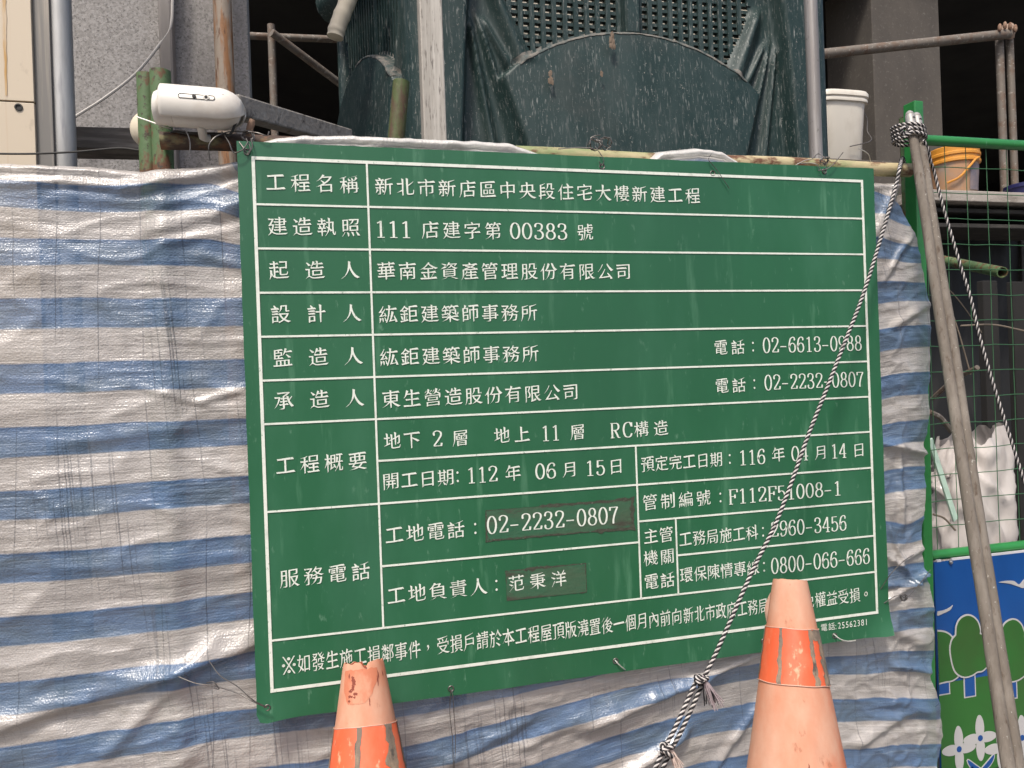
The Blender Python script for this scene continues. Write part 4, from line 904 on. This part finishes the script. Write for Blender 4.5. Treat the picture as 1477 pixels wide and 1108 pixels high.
# ------------------------------------------------------------------ plank shelf with the orange bucket and blue tub
ysh = 1.25
a = at(1325, 274, ysh); b = at(1560, 268, ysh); zsh = (at(1400, 275, ysh).z)
tag(MB().box(((a.x + b.x) / 2, ysh + .17, zsh - size(a, 16) / 2), (b.x - a.x, .34, size(a, 16))).build('plank', 'plank', bevel=.004, smooth=0), 'dusty plank shelf carrying the orange rimmed bucket', 'plank')
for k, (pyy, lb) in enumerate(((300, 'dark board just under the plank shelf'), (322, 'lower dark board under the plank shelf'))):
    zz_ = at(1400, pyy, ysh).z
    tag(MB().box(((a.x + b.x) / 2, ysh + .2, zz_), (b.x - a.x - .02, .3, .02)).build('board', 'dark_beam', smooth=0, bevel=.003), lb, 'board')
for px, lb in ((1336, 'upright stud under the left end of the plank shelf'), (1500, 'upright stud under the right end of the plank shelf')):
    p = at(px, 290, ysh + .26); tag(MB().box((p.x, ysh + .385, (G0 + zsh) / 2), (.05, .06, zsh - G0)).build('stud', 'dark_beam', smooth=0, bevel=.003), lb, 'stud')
c = at(1377, 272, ysh + .12); rr = size(c, 34); zb2 = zsh
t = thing('bucket', (c.x, c.y, zb2), 'orange rimmed clouded bucket standing on the plank shelf', 'bucket')
h = at(1377, 217, ysh + .12).z - zb2
MB().lathe([(rr * .80, 0), (rr * .82, .006), (rr * .92, h * .72)], (c.x, c.y, zb2), 40).build('body', 'clouded_plastic', t)
MB().lathe([(rr * .92, h * .66), (rr * 1.0, h * .67), (rr * 1.0, h * .72), (rr * .95, h * .74), (rr * .95, h * .80), (rr * 1.0, h * .81), (rr * 1.0, h * .86), (rr * .96, h * .88), (rr * .97, h * .98), (rr * .92, h), (rr * .5, h)], (c.x, c.y, zb2), 40).build('rim', 'orange_plastic', t, smooth=30)
mb = MB(); vs = []
for j in range(2):
    for k in range(13):
        a_ = R(-95 + 75 * k / 12); r_ = rr * lerp(.835, .90, j) + .002; vs.append((c.x + r_ * math.cos(a_), c.y + r_ * math.sin(a_), zb2 + h * lerp(.06, .60, j)))
mb.add(vs, [(k, k + 1, 14 + k, 13 + k) for k in range(12)]); mb.build('label', 'bucket_label', t, smooth=50)
q = [Vector((c.x + rr * 1.01 * math.cos(R(a_)), c.y + rr * 1.01 * math.sin(R(a_)), zb2 + h * zf)) for a_, zf in ((-70, .72), (-85, .66), (-105, .48), (-125, .30), (-150, .22))]
MB().tube(curve(q, 5), .0055, 8).build('handle', 'orange_plastic', t)
c = at(1482, 272, ysh + .12); rr = size(c, 30)
tag(MB().lathe([(rr * .86, 0), (rr * .95, .05), (rr * 1.0, .052), (rr * 1.0, .068), (rr * .9, .072)], (c.x, c.y, zsh), 40).build('tub', 'dark_blue'), 'dark blue plastic tub at the far right of the plank shelf', 'tub')

# ------------------------------------------------------------------ mesh fence panel with painted board
py_ = .14
t = thing('mesh_fence', (at(1400, 900, py_).x + .3, py_, G0), 'green tube fence with welded wire mesh above a painted board', 'fence')
z1 = at(1420, 207, py_).z; z2 = at(1410, 794, py_).z; xl = at(1339.5, 770, py_).x; xr = xl + 1.9
fr = MB()
fr.tube([(at(1320, 207, py_).x, py_, z1), (xr, py_, z1)], .0145, 16); fr.build('top_rail', 'bright_green', t)
MB().tube([(xl, py_, z2), (xr, py_, z2)], .0145, 16).build('middle_rail', 'bright_green', t)
a = at(1317, 149, .115); MB().bar((a.x - .032, .115, G0), a, .030, .043, up=(0, 1, 0)).build('end_post', 'bright_green', t, bevel=.003, smooth=0)
mw = MB(); zq = z1 - .074; kx = 0
while zq > z2 + .01:
    sag = .004
    mw.tube([(xl - .04 + .06 * i, py_ + .004 + .002 * N3(i, zq * 9, 0), zq + sag * N3(i * .7, zq * 5, 1)) for i in range(30)], 0.0013, 6); zq -= .0735
x = at(1369, 300, py_).x - .075
while x < xr:
    mw.tube([(x + .002 * N3(x * 9, j, 0), py_ + .007, lerp(z2, z1, j / 16)) for j in range(17)], .0011, 6); x += .0735
mw.build('wire_mesh', 'mesh_wire', t)
# painted board below: sky, trees, flowers, birds
yb = py_ - .022; xbl = at(1351, 900, yb).x; ztb = at(1400, 806, yb).z; zbb = G0 + .03; xbr = xr - .02
def mp2(px, py): p = at(px, py, yb); return (p.x, p.z)
mb = MB().box(((xbl + xbr) / 2, yb + .004, (ztb + zbb) / 2), (xbr - xbl, .006, ztb - zbb)); pb = mb.build('painted_board', 'mural_blue', t, smooth=0)
for xx0, xx1 in ((1352, 1358), (1374, 1600)): MB().box(((at(xx0, 803, yb).x + at(xx1, 803, yb).x) / 2, yb + .004, ztb + .0035), (at(xx1, 803, yb).x - at(xx0, 803, yb).x, .006, .006)).build('edge_tape', 'mural_edge', pb, smooth=0)
zg = at(1400, 979, yb).z
MB().box(((xbl + xbr) / 2, yb + .0005, (zg + zbb) / 2), (xbr - xbl, .0010, zg - zbb)).build('painted_grass', 'mural_green', pb, smooth=0)
def flat(name, m, outline, lay): 
    return MB().prism(outline, yb + .0008 - .0006 * lay, yb - .0006 * lay - .0002).build(name, m, pb, smooth=0)
def grow(o, d):
    cx = sum(p[0] for p in o) / len(o); cz = sum(p[1] for p in o) / len(o); n = len(o); out = []
    for i in range(n):
        tx, tz = o[(i + 1) % n][0] - o[i - 1][0], o[(i + 1) % n][1] - o[i - 1][1]; l = math.hypot(tx, tz) or 1; nx_, nz_ = tz / l, -tx / l
        if (o[i][0] - cx) * nx_ + (o[i][1] - cz) * nz_ < 0 and False: nx_, nz_ = -nx_, -nz_
        out.append((o[i][0] + nx_ * d, o[i][1] + nz_ * d))
    return out
def ccw(o):
    a_ = sum(o[i - 1][0] * o[i][1] - o[i][0] * o[i - 1][1] for i in range(len(o))); return o if a_ > 0 else o[::-1]
def smoothpx(pp): 
    q = curve([Vector((*mp2(*p), 0)) for p in pp + [pp[0]]], 6)[:-1]; return ccw([(v.x, v.y) for v in q])
u1 = mp2(1390, 950)[0] - mp2(1389, 950)[0]
trees = [([(1330, 914), (1350, 911), (1364, 913), (1373, 921), (1376, 933), (1375, 942), (1383, 948), (1388, 959), (1385, 969), (1377, 978), (1365, 982), (1330, 982)], (1346, 1003, 1368, 980)),
         ([(1378, 916), (1379, 903), (1384, 893), (1393, 888), (1402, 890), (1409, 898), (1412, 909), (1412, 914), (1420, 917), (1426, 927), (1427, 942), (1424, 957), (1416, 966), (1408, 968), (1400, 973), (1388, 975), (1376, 966), (1370, 940), (1372, 924)], (1392, 1005, 1405, 974)),
         ([(1446, 917), (1446, 905), (1452, 897), (1462, 894), (1471, 900), (1476, 912), (1477, 920), (1489, 924), (1497, 938), (1494, 956), (1484, 962), (1476, 974), (1464, 981), (1450, 981), (1440, 968), (1436, 945), (1438, 926)], (1452, 1008, 1465, 982)),
         ([(1490, 915), (1510, 890), (1530, 900), (1545, 925), (1545, 955), (1520, 978), (1495, 975)], (1512, 1008, 1525, 980))]
for k, (o, tr_) in enumerate(trees):
    o = smoothpx(o); x0_, z0_ = mp2(tr_[0], tr_[1]); x1_, z1_ = mp2(tr_[2], tr_[3]); z1_ += .02
    cl = lambda oo: [(max(xbl, p[0]), p[1]) for p in oo]
    flat('painted_trunk', 'mural_grey', cl([(x0_ - .004, z0_ - .004), (x1_ + .004, z0_ - .004), (x1_ + .004, z1_), (x0_ - .004, z1_)]), 1)
    flat('painted_trunk', 'mural_blue', cl([(x0_, z0_), (x1_, z0_), (x1_, z1_), (x0_, z1_)]), 2)
    flat('painted_crown', 'mural_grey', cl(grow(o, .0048)), 3 + 2 * (k % 2)); flat('painted_crown', 'mural_green', cl(o), 4 + 2 * (k % 2))
def petal(cx, cz, dx, dz, L, w_):
    out = []
    for k in range(22):
        a_ = 2 * math.pi * k / 22; u, v = L / 2 + L / 2 * math.cos(a_), w_ * math.sin(a_) * (1 - .15 * math.cos(a_)); out.append((cx + dx * u - dz * v, cz + dz * u + dx * v))
    return out
for px, py in ((1413.5, 1064.5), (1383, 1080.5), (1443.5, 1078.5), (1474, 1064), (1504, 1080)):
    cx, cz = mp2(px, py); L = 24.5 * u1; 
    for k, (dx, dz) in enumerate(((1, 0), (0, 1), (-1, 0), (0, -1))): flat('painted_petal', 'mural_grey', petal(cx, cz, dx, dz, L * (1.12 if dx == 0 else 1), 6.3 * u1), 1 + .25 * k)
    flat('flower_centre', 'mural_blue', [(cx + 3.6 * u1 * math.cos(R(a_)), cz + 3.6 * u1 * math.sin(R(a_))) for a_ in range(0, 360, 24)], 2.4)
    for sg in (-1, 1):
        o = [(cx, cz - 37 * u1), (cx + sg * 8 * u1, cz - 31 * u1), (cx + sg * 19 * u1, cz - 23 * u1), (cx + sg * 17 * u1, cz - 30 * u1), (cx + sg * 9 * u1, cz - 37 * u1)]
        o = ccw([(v.x, v.y) for v in curve([Vector((*p, 0)) for p in o + [o[0]]], 4)[:-1]]); flat('painted_leaf', 'mural_grey', grow(o, .0028), 1.2); flat('painted_leaf', 'mural_blue', o, 2.0)
for o in ([(1440, 840), (1450, 838), (1462, 838), (1470, 843), (1478, 835), (1490, 832), (1482, 840), (1476, 848), (1468, 846), (1456, 842)], [(1352, 882), (1362, 880), (1370, 876), (1374, 873), (1370, 880), (1360, 885), (1352, 888)]): flat('painted_bird', 'mural_grey', smoothpx(o), 1)
p = at(1371, 811, yb - .001); MB().lathe([(.006, 0), (.006, .002), (.004, .005), (.001, .006)], p, 16, axis=(0, -1, 0)).build('bolt', 'bolt', pb)

# clutter behind the mesh
A = at(1352, 374, .55); Bq = at(1446, 393, .17)
tag(MB().tube([A, Bq], .0165, 18, hollow=.05).build('pipe', 'old_green'), 'rust speckled green pipe end poking through the wire mesh', 'pipe')
A = at(1341, 634, .16); Bq = at(1378, 750, .19); tag(MB().bar(A, Bq, .006, size(A, 11), up=(0, 0, 1)).build('strip', 'pale_green', bevel=.001, smooth=0), 'pale green metal strip leaning inside the wire mesh', 'strip')
sh = MB(); vs = []
for i in range(61):
    p = at(lerp(1322, 1640, i / 60), 290, ysh + .36)
    for j in range(21): vs.append((p.x, ysh + .38 + .02 * N3(p.x * 9, 3, j * .18) + .012 * N3(p.x * 24, 6, j * .5), lerp(G0, zsh - .03, j / 20)))
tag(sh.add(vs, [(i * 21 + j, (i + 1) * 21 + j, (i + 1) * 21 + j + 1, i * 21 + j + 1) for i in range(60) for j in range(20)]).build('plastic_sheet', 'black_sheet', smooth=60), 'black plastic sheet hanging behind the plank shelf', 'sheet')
# plastic bag
c = at(1402, 735, .42); mb = MB(); vs = []; nA, nL = 72, 46
for l in range(nL + 1):
    u = l / nL; rx = interp([(0, .11), (.1, .14), (.55, .135), (.8, .125), (.93, .112), (1, .095)], u)
    for k in range(nA):
        a_ = 2 * math.pi * k / nA; d = Vector((math.cos(a_), math.sin(a_), 0))
        pl_ = 1 - abs(N3(d.x * 1.9 + 7 + u * 2.2, d.y * 1.9 - u, u * 3.4)) * 4
        rr = rx * (1 + .17 * max(-.3, pl_) + .22 * N3(d.x * 1.6, d.y * 1.6, u * 1.5) + .09 * (1 - abs(N3(d.x * 4 + u * 2, d.y * 4, u * 3)) * 3) * .5 + .04 * N3(d.x * 9, d.y * 9, u * 9))
        vs.append(Vector((c.x + d.x * rr * .95, c.y + d.y * rr * .7, c.z - .28 + .53 * u + .05 * u * N3(d.x * 2.3, d.y * 2.3, 5) + (.03 * d.x if u > .8 else 0))))
mb.add(vs, [(l * nA + k, l * nA + (k + 1) % nA, (l + 1) * nA + (k + 1) % nA, (l + 1) * nA + k) for l in range(nL) for k in range(nA)])
bag_z = c.z - .28
tag(mb.build('plastic_bag', 'bag_plastic', smooth=0), 'bulging clear plastic bag behind the wire mesh', 'bag')
o_ = COL.objects[-1]; o_.data.polygons.foreach_set('use_smooth', [True] * len(o_.data.polygons))
tag(MB().box((c.x + .1, c.y + .03, (G0 + bag_z - .012) / 2), (.56, .24, bag_z - .012 - G0)).build('crate', 'dark_beam', smooth=0, bevel=.006), 'dark crate under the clear plastic bag', 'crate')
sticks = [((1345, 575), (1410, 530), .5, .3, 7, 'pale stick slanting up behind the props'), ((1340, 594), (1372, 622), .22, .24, 8, 'short pale stick beside the tarp edge'), ((1386, 470), (1480, 478), .3, .3, 2.5, 'thin level stick behind the hanging rope'),
          ((1352, 400), (1416, 480), .35, .4, 1.6, 'dry twig drooping left of the hanging rope'), ((1366, 430), (1400, 540), .35, .35, 2, 'thin dry twig hanging behind the wire mesh'), ((1346, 742), (1378, 765), .18, .18, 3, 'dark twig above the painted board')]
for a_, b_, y0, y1, wd, lb in sticks:
    A, Bq = at(*a_, y0), at(*b_, y1); m_ = (A + Bq) / 2 + Vector((0, 0, .012)); tag(MB().tube(curve([A, m_, Bq], 6), size(A, wd) / 2, 8).build('stick', 'twig' if wd < 6 else 'scaffold_steel'), lb, 'stick')
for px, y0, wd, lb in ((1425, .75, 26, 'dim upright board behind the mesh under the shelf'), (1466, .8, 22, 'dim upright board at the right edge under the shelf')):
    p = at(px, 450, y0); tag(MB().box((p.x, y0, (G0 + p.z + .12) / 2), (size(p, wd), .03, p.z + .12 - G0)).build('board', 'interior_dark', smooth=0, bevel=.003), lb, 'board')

# ------------------------------------------------------------------ propped twin poles
PT, PBm = at(1317, 168, .045), at(1462, 1108, -.42)
dirn = (PBm - PT); PG = PT + dirn * ((PT.z - .012) / -dirn.z); 
t = thing('prop_pole', PG, 'pair of weathered wooden poles roped together, leaning on the fence end', 'prop')
lat = dirn.normalized().cross(Vector((0, 1, 0))).normalized(); lat = lat if lat.x > 0 else -lat
def wob(s_, u): return Vector((.004 * N3(u * 5, s_, 0), .003 * N3(u * 5, s_, 9), 0))
for s_, top in ((-1, .0), (1, -.004)):
    n = 40; pts = []; rs = []
    for k in range(n + 1):
        u = k / n; p = PG.lerp(PT, u) + lat * s_ * (.0108 + .0014 * (1 - u)) + wob(s_ * 3, u); pts.append(p); rs.append(.0118 + .0016 * (1 - u) + .0009 * N3(u * 14, s_, 3))
    pts.append(PT + lat * s_ * .0108 + wob(s_ * 3, 1) - dirn.normalized() * .008); rs.append(.0085)
    pts.append(PT + lat * s_ * .0108 + wob(s_ * 3, 1) - dirn.normalized() * .012); rs.append(.004)
    po = MB().tube(pts, rs, 16).build('pole', 'prop_wood', t, smooth=60)
    hp = PT + lat * s_ * .0108 + dirn.normalized() * .012 + wob(s_ * 3, 1) + Vector((0, -.0108, 0)); MB().lathe([(.0042, .0), (.0042, .002), (.0028, .0024)], hp, 12, axis=(0, -1, 0)).build('nail_hole', 'dark_slot', po)
    q0 = pts[-3]; MB().tube([q0 + dirn.normalized() * .05, q0 + dirn.normalized() * .004, pts[-2], pts[-1] - dirn.normalized() * .001], [.0126, .0126, .0095, .005], 16).build('end_shoe', 'prop_shoe', po, smooth=60)

# ------------------------------------------------------------------ braided ropes
def rope_mesh(mb, pts, rad, pitch=.026, strands=4, step=.0026):
    P = [pts[0]]; 
    L = [0]
    for a_, b_ in zip(pts[:-1], pts[1:]): L.append(L[-1] + (b_ - a_).length)
    tot = L[-1]; n = max(8, int(tot / step)); cen = []
    for k in range(n + 1):
        s_ = tot * k / n; cen.append(Vector([np.interp(s_, L, [p[q] for p in pts]) for q in range(3)]))
    fr_ = []; u = None
    for k in range(n + 1):
        tn = (cen[min(n, k + 1)] - cen[max(0, k - 1)]).normalized()
        u = (tn.orthogonal() if u is None else (u - tn * u.dot(tn))).normalized(); fr_.append((u.copy(), tn.cross(u)))
    for q in range(strands):
        mb.mi = q % 2
        mb.tube([cen[k] + (fr_[k][0] * math.cos(a_) + fr_[k][1] * math.sin(a_)) * rad * .56 for k in range(n + 1) for a_ in [2 * math.pi * (tot * k / n / pitch + q / strands)]], rad * (.45 if q % 2 == 0 else .56) * (1 + .0), 6)
    mb.mi = 0
def tassel(mb, c, d, L, n, spread, mi):
    mb.mi = mi
    for k in range(n):
        dv = (Vector(d) + Vector((random.uniform(-1, 1), random.uniform(-1, 1), random.uniform(-1, 1))) * spread).normalized(); l = L * random.uniform(.7, 1.05)
        mid = c + dv * l * .5 + Vector((random.uniform(-1, 1), random.uniform(-1, 1), 0)) * .004
        mb.tube(curve([c, mid, c + dv * l + Vector((0, 0, -.004))], 4), [.0016] * 5 + [.0012] * 4, 5)
    mb.mi = 0
fy = lambda py: interp([(180, -.01), (240, -.03), (600, -.11), (970, -.20), (1108, -.24), (1500, -.3)], py)
rp = MB(); RAD = .0046
main = [(1303, 240), (1299, 226), (1298, 240), (1292, 268), (1270, 345), (1245, 425), (1218, 495), (1192, 562), (1165, 630), (1142, 695), (1118, 757), (1086, 822), (1058, 885), (1036, 935), (1020, 968), (1008, 990)]
rope_mesh(rp, curve([at(1306, 243, .13), at(1302, 228, .09)] + [at(x, y_, fy(y_)) for x, y_ in main[2:]], 6), RAD)
for dx in (-5, 6):
    rope_mesh(rp, curve([at(x + dx, y_, fy(y_) + .003 * dx / 5) for x, y_ in ((1008, 985), (1000, 1003), (988, 1030), (975, 1058), (964, 1078), (950, 1108), (925, 1160), (890, 1230))], 6), RAD)
kc = at(1012, 982, fy(980) - .012); rope_mesh(rp, [kc + Vector((math.cos(a_) * .013, math.sin(a_) * .011, .006 * math.sin(a_ * .5) + .004 * a_ / 6)) for a_ in np.linspace(0, 11, 40)], RAD * .9)
tassel(rp, at(1014, 975, fy(980) - .016), Vector((.42, 0, -.9)), .072, 26, .22, 2); tassel(rp, at(1014, 976, fy(980) - .016), Vector((.25, 0, -.95)), .06, 10, .2, 1)
kc = at(962, 1084, fy(1084) - .012); rope_mesh(rp, [kc + Vector((math.cos(a_) * .011, math.sin(a_) * .010, .012 * math.sin(a_ * .7))) for a_ in np.linspace(0, 13, 50)], RAD)
tassel(rp, at(966, 1078, fy(1080) - .016), Vector((.35, 0, -.9)), .055, 20, .25, 3)
# the lashing round the pole tops
ROPEM = ['rope_white', 'rope_black', 'rope_fray', 'rope_fray_pale']
tag(rp.build('rope', ROPEM, smooth=60), 'black and white rope slanting across the sign down to a frayed knot', 'rope')
rp = MB(); zc3 = PT + dirn.normalized() * .028
la = []
for a_ in np.linspace(0, 2 * math.pi * 3.2, 130):
    c_ = zc3 + dirn.normalized() * (.003 + .0042 * a_ / 2) + Vector((-.004, .020, 0)); la.append(c_ + lat * math.cos(a_ + 2.4) * .036 + Vector((0, 1, 0)) * math.sin(a_ + 2.4) * .043)
rope_mesh(rp, la, RAD, pitch=.024)
q = at(1303, 189, -.012); rope_mesh(rp, [q + Vector((math.cos(a_) * .012 + .006 * a_ / 6, -.004 + .004 * math.sin(a_ * 2), math.sin(a_) * .010)) for a_ in np.linspace(0, 7, 30)], RAD, pitch=.024)
right = [(1332, 202), (1339, 218), (1342, 232), (1348, 250), (1358, 290), (1371, 335), (1386, 385), (1400, 430), (1413, 485), (1427, 535), (1444, 590), (1460, 640), (1480, 700), (1520, 800)]
rope_mesh(rp, curve([at(x, y_, interp([(200, .0), (250, .03), (700, -.05), (800, -.08)], y_)) for x, y_ in right], 6), RAD * .88, pitch=.034)
tag(rp.build('rope', ROPEM, smooth=60), 'black and white rope lashed round the pole tops and hanging right', 'rope')

# ------------------------------------------------------------------ traffic cones
def cone(px, py, dep, rtop, k, tilt, label, bands, broken, worn, scuffs):
    tp = CAM + ray(px, py) * dep; vd = Vector((tp.x - CAM.x, tp.y - CAM.y, 0)).normalized(); axr = Vector((-vd.y, vd.x, 0))
    th = R(tilt); H = .8
    for _ in range(6): hb = rtop + H * k + .045; H = (tp.z - hb * math.sin(th)) / math.cos(th)
    M_ = Matrix.Rotation(-th, 3, axr); up_ = M_ @ Vector((0, 0, 1))
    if up_.dot(vd) < 0: M_ = Matrix.Rotation(th, 3, axr); up_ = M_ @ Vector((0, 0, 1))
    t = thing('traffic_cone', (0, 0, 0), label, 'traffic cone', 'traffic cones in front of the sign'); ang0 = math.degrees(math.atan2(-vd.y, -vd.x))
    rad = lambda z: rtop + (H - z) * k
    seg = 96
    wf = lambda a_, z: 1 + .012 * N3(math.cos(a_) * 2, math.sin(a_) * 2, z * 5 + px)
    def jit(i, a_, p):
        p = Vector((p.x * wf(a_, p.z), p.y * wf(a_, p.z), p.z))
        if broken and p.z > H - .03:
            f_ = (p.z - H + .03) / .03; rel = (math.degrees(a_) - ang0 + 180) % 360 - 180
            n1 = N3(math.cos(a_) * 5, math.sin(a_) * 5, 4.4)
            p.z += f_ * (.003 * n1 - .013 * math.exp(-((rel - 4) / 9) ** 2) - .0025 * math.exp(-((rel + 40) / 22) ** 2) - .010 * math.exp(-((rel - 172) / 30) ** 2))
        elif p.z > H - .008: p.z += .0012 * N3(math.cos(a_) * 3, math.sin(a_) * 3, 2)
        return p
    zs_ = [.035, .05] + [lerp(.06, H - .032, q / 26) for q in range(27)]
    pr_ = [(rad(z), z) for z in zs_] + [(rad(H - .02), H - .02), (rad(H - .010), H - .010), (rtop * 1.0, H - .003), (rtop * .97, H), (rtop * .90, H - .0005), (rtop * .88, H - .006), (rtop * .90, H - .016), (rtop * .98, H - .06), (rtop * 1.2, H - .2)]
    if not broken: pr_ = pr_[:-4] + [(rtop * .86, H - .001), (rtop * .80, H - .003), (rtop * .3, H - .003), (rtop * .05, H - .003)]
    mb = MB().lathe(pr_, (0, 0, 0), seg, jitter=jit, close=False); nf = len(pr_) - 1
    mb.m = [1 if broken and q // seg >= len(zs_) + 4 else 0 for q in range(nf * seg)]
    mb.build('body', ['cone_pale', 'cone_inside'], t, smooth=50)
    for bi, (d0, d1) in enumerate(bands):
        z0, z1 = H - d1, H - d0
        n = 8; prs = [(rad(lerp(z0, z1, q / n)) + .0016, lerp(z0, z1, q / n)) for q in range(n + 1)]
        so = MB().lathe([(rad(z0) - .0008, z0)] + prs + [(rad(z1) - .0008, z1)], (0, 0, 0), seg, jitter=lambda i, a_, p: Vector((*(p.xy * wf(a_, p.z)), p.z)), close=False).build('reflective_sleeve', 'cone_sleeve', t, smooth=50)
        for z in (z0, z1): MB().tube([Vector((0, 0, z + .0015 * N3(math.cos(a_) * 2, math.sin(a_) * 2, z * 9))) + Vector((math.cos(a_), math.sin(a_), 0)) * (rad(z) + .0016) * wf(a_, z) for a_ in np.linspace(0, 2 * math.pi, 97)], .0010, 6, cap=False).build('trim', 'sleeve_trim', so)
        if bi == 0:
            for rel, wd, f0, f1 in worn:                     # strips where the reflective face has worn away
                vs = []; n = 22; tap = lambda u: 1 if f0 == 0 and f1 == 1 else math.sin(max(.02, min(1, u * 1.02)) * math.pi) ** .3
                for q in range(n + 1):
                    u = q / n; z = lerp(z0, z1, lerp(f0, f1, u))
                    for e_ in (-1, -.33, .33, 1):
                        a_ = R(ang0 + rel + e_ * wd * tap(u) * (.75 + .7 * N3(u * 6 + rel, e_ * 2, 1) + .35 * N3(u * 19, e_ * 2 + rel, 7)) + 3 * N3(u * 2.5, rel, 5)); r_ = (rad(z) + .0023) * wf(a_, z); vs.append((r_ * math.cos(a_), r_ * math.sin(a_), z))
                MB().add(vs, [(q * 4 + c_, q * 4 + c_ + 1, q * 4 + c_ + 5, q * 4 + c_ + 4) for q in range(n) for c_ in range(3)]).build('worn_patch', 'worn_sleeve', so, smooth=60)
    if broken:
        vs = []; nu, nv = 26, 20
        for q in range(nv + 1):
            u = q / nv; d_ = .014 + .062 * u; hw = 46 * (1 - .62 * u ** 2.2)
            for e_ in range(nu + 1):
                f_ = e_ / nu * 2 - 1; a_ = R(ang0 - 8 + hw * f_ * (1 + .10 * N3(u * 6, f_ > 0, 3)) - 10 * u); z = H - d_ - .004 * N3(f_ * 4, 2, u * 2); r_ = (rad(z) + .0007) * wf(a_, z); vs.append((r_ * math.cos(a_), r_ * math.sin(a_), z))
        MB().add(vs, [(q * (nu + 1) + e_, q * (nu + 1) + e_ + 1, (q + 1) * (nu + 1) + e_ + 1, (q + 1) * (nu + 1) + e_) for q in range(nv) for e_ in range(nu)]).build('unfaded_patch', 'cone_unfaded', t, smooth=60)
    for rel, d_, w_, h_ in scuffs:
        vs = []; n = 18; z = H - d_
        for q in range(n):
            a_ = 2 * math.pi * q / n; f_ = 1 + .9 * N3(math.cos(a_) * 2.2, math.sin(a_) * 2.2, z * 90 + rel); zz_ = z + h_ * math.sin(a_) * f_
            aa = R(ang0 + rel) + w_ / rad(z) * math.cos(a_) * f_; rr_ = (rad(zz_) + .0009) * wf(aa, zz_); vs.append((rr_ * math.cos(aa), rr_ * math.sin(aa), zz_))
        MB().add(vs, [tuple(range(n))]).build('scuff', 'cone_scuff', t, smooth=0)
    hb = rad(.035) + .045
    MB().box((0, 0, .0175), (hb * 2, hb * 2, .035)).build('base', 'cone_pale', t, bevel=.008, smooth=0)
    if not broken:
        vs = []
        for j in range(7):
            for i in range(4):
                z = H - .026 - j * .009; r_ = rad(z) + .001 + .006 * (i / 3) * math.sin(j / 6 * math.pi); a_ = R(ang0 - 76 - i * 5); vs.append((r_ * math.cos(a_), r_ * math.sin(a_), z))
        MB().add(vs, [(j * 4 + i, j * 4 + i + 1, j * 4 + i + 5, j * 4 + i + 4) for j in range(6) for i in range(3)]).build('peeled_flap', 'sleeve_trim', t)
    t.matrix_world = Matrix.Translation(tp - up_ * H) @ M_.to_4x4()
cone(1139.5, 836, 1.47, .0312, .165, 14.5, 'taller faded orange traffic cone with intact top at lower right of the sign', [(.088, .184), (.50, .62)], False,
     [(-23, 5, 0, 1), (40, 6.5, 0, 1), (72, 17, 0, 1), (55, 20, .80, 1), (-82, 10, 0, 1)], [(14, .315, .0012, .010), (-4, .33, .007, .002), (30, .36, .001, .008)])
cone(524, 954, 1.55, .0400, .165, 19, 'shorter faded orange traffic cone with broken notched top at lower left', [(.117, .27), (.42, .52)], True,
     [(-13, 6, 0, 1), (44, 13, 0, 1), (80, 9, 0, 1), (-80, 7, 0, 1)], [(-28, .030, .003, .005), (-24, .037, .004, .006), (-26, .046, .003, .006), (-32, .052, .004, .003), (-20, .058, .0045, .003), (-30, .062, .005, .0025), (-22, .064, .003, .002), (-38, .025, .002, .004), (38, .028, .0012, .007), (34, .038, .0012, .008), (55, .026, .001, .006), (10, .075, .001, .006), (-34, .070, .003, .002), (6, .012, .002, .002)])

for o in bpy.data.objects:
    if '_o' in o: del o['_o']
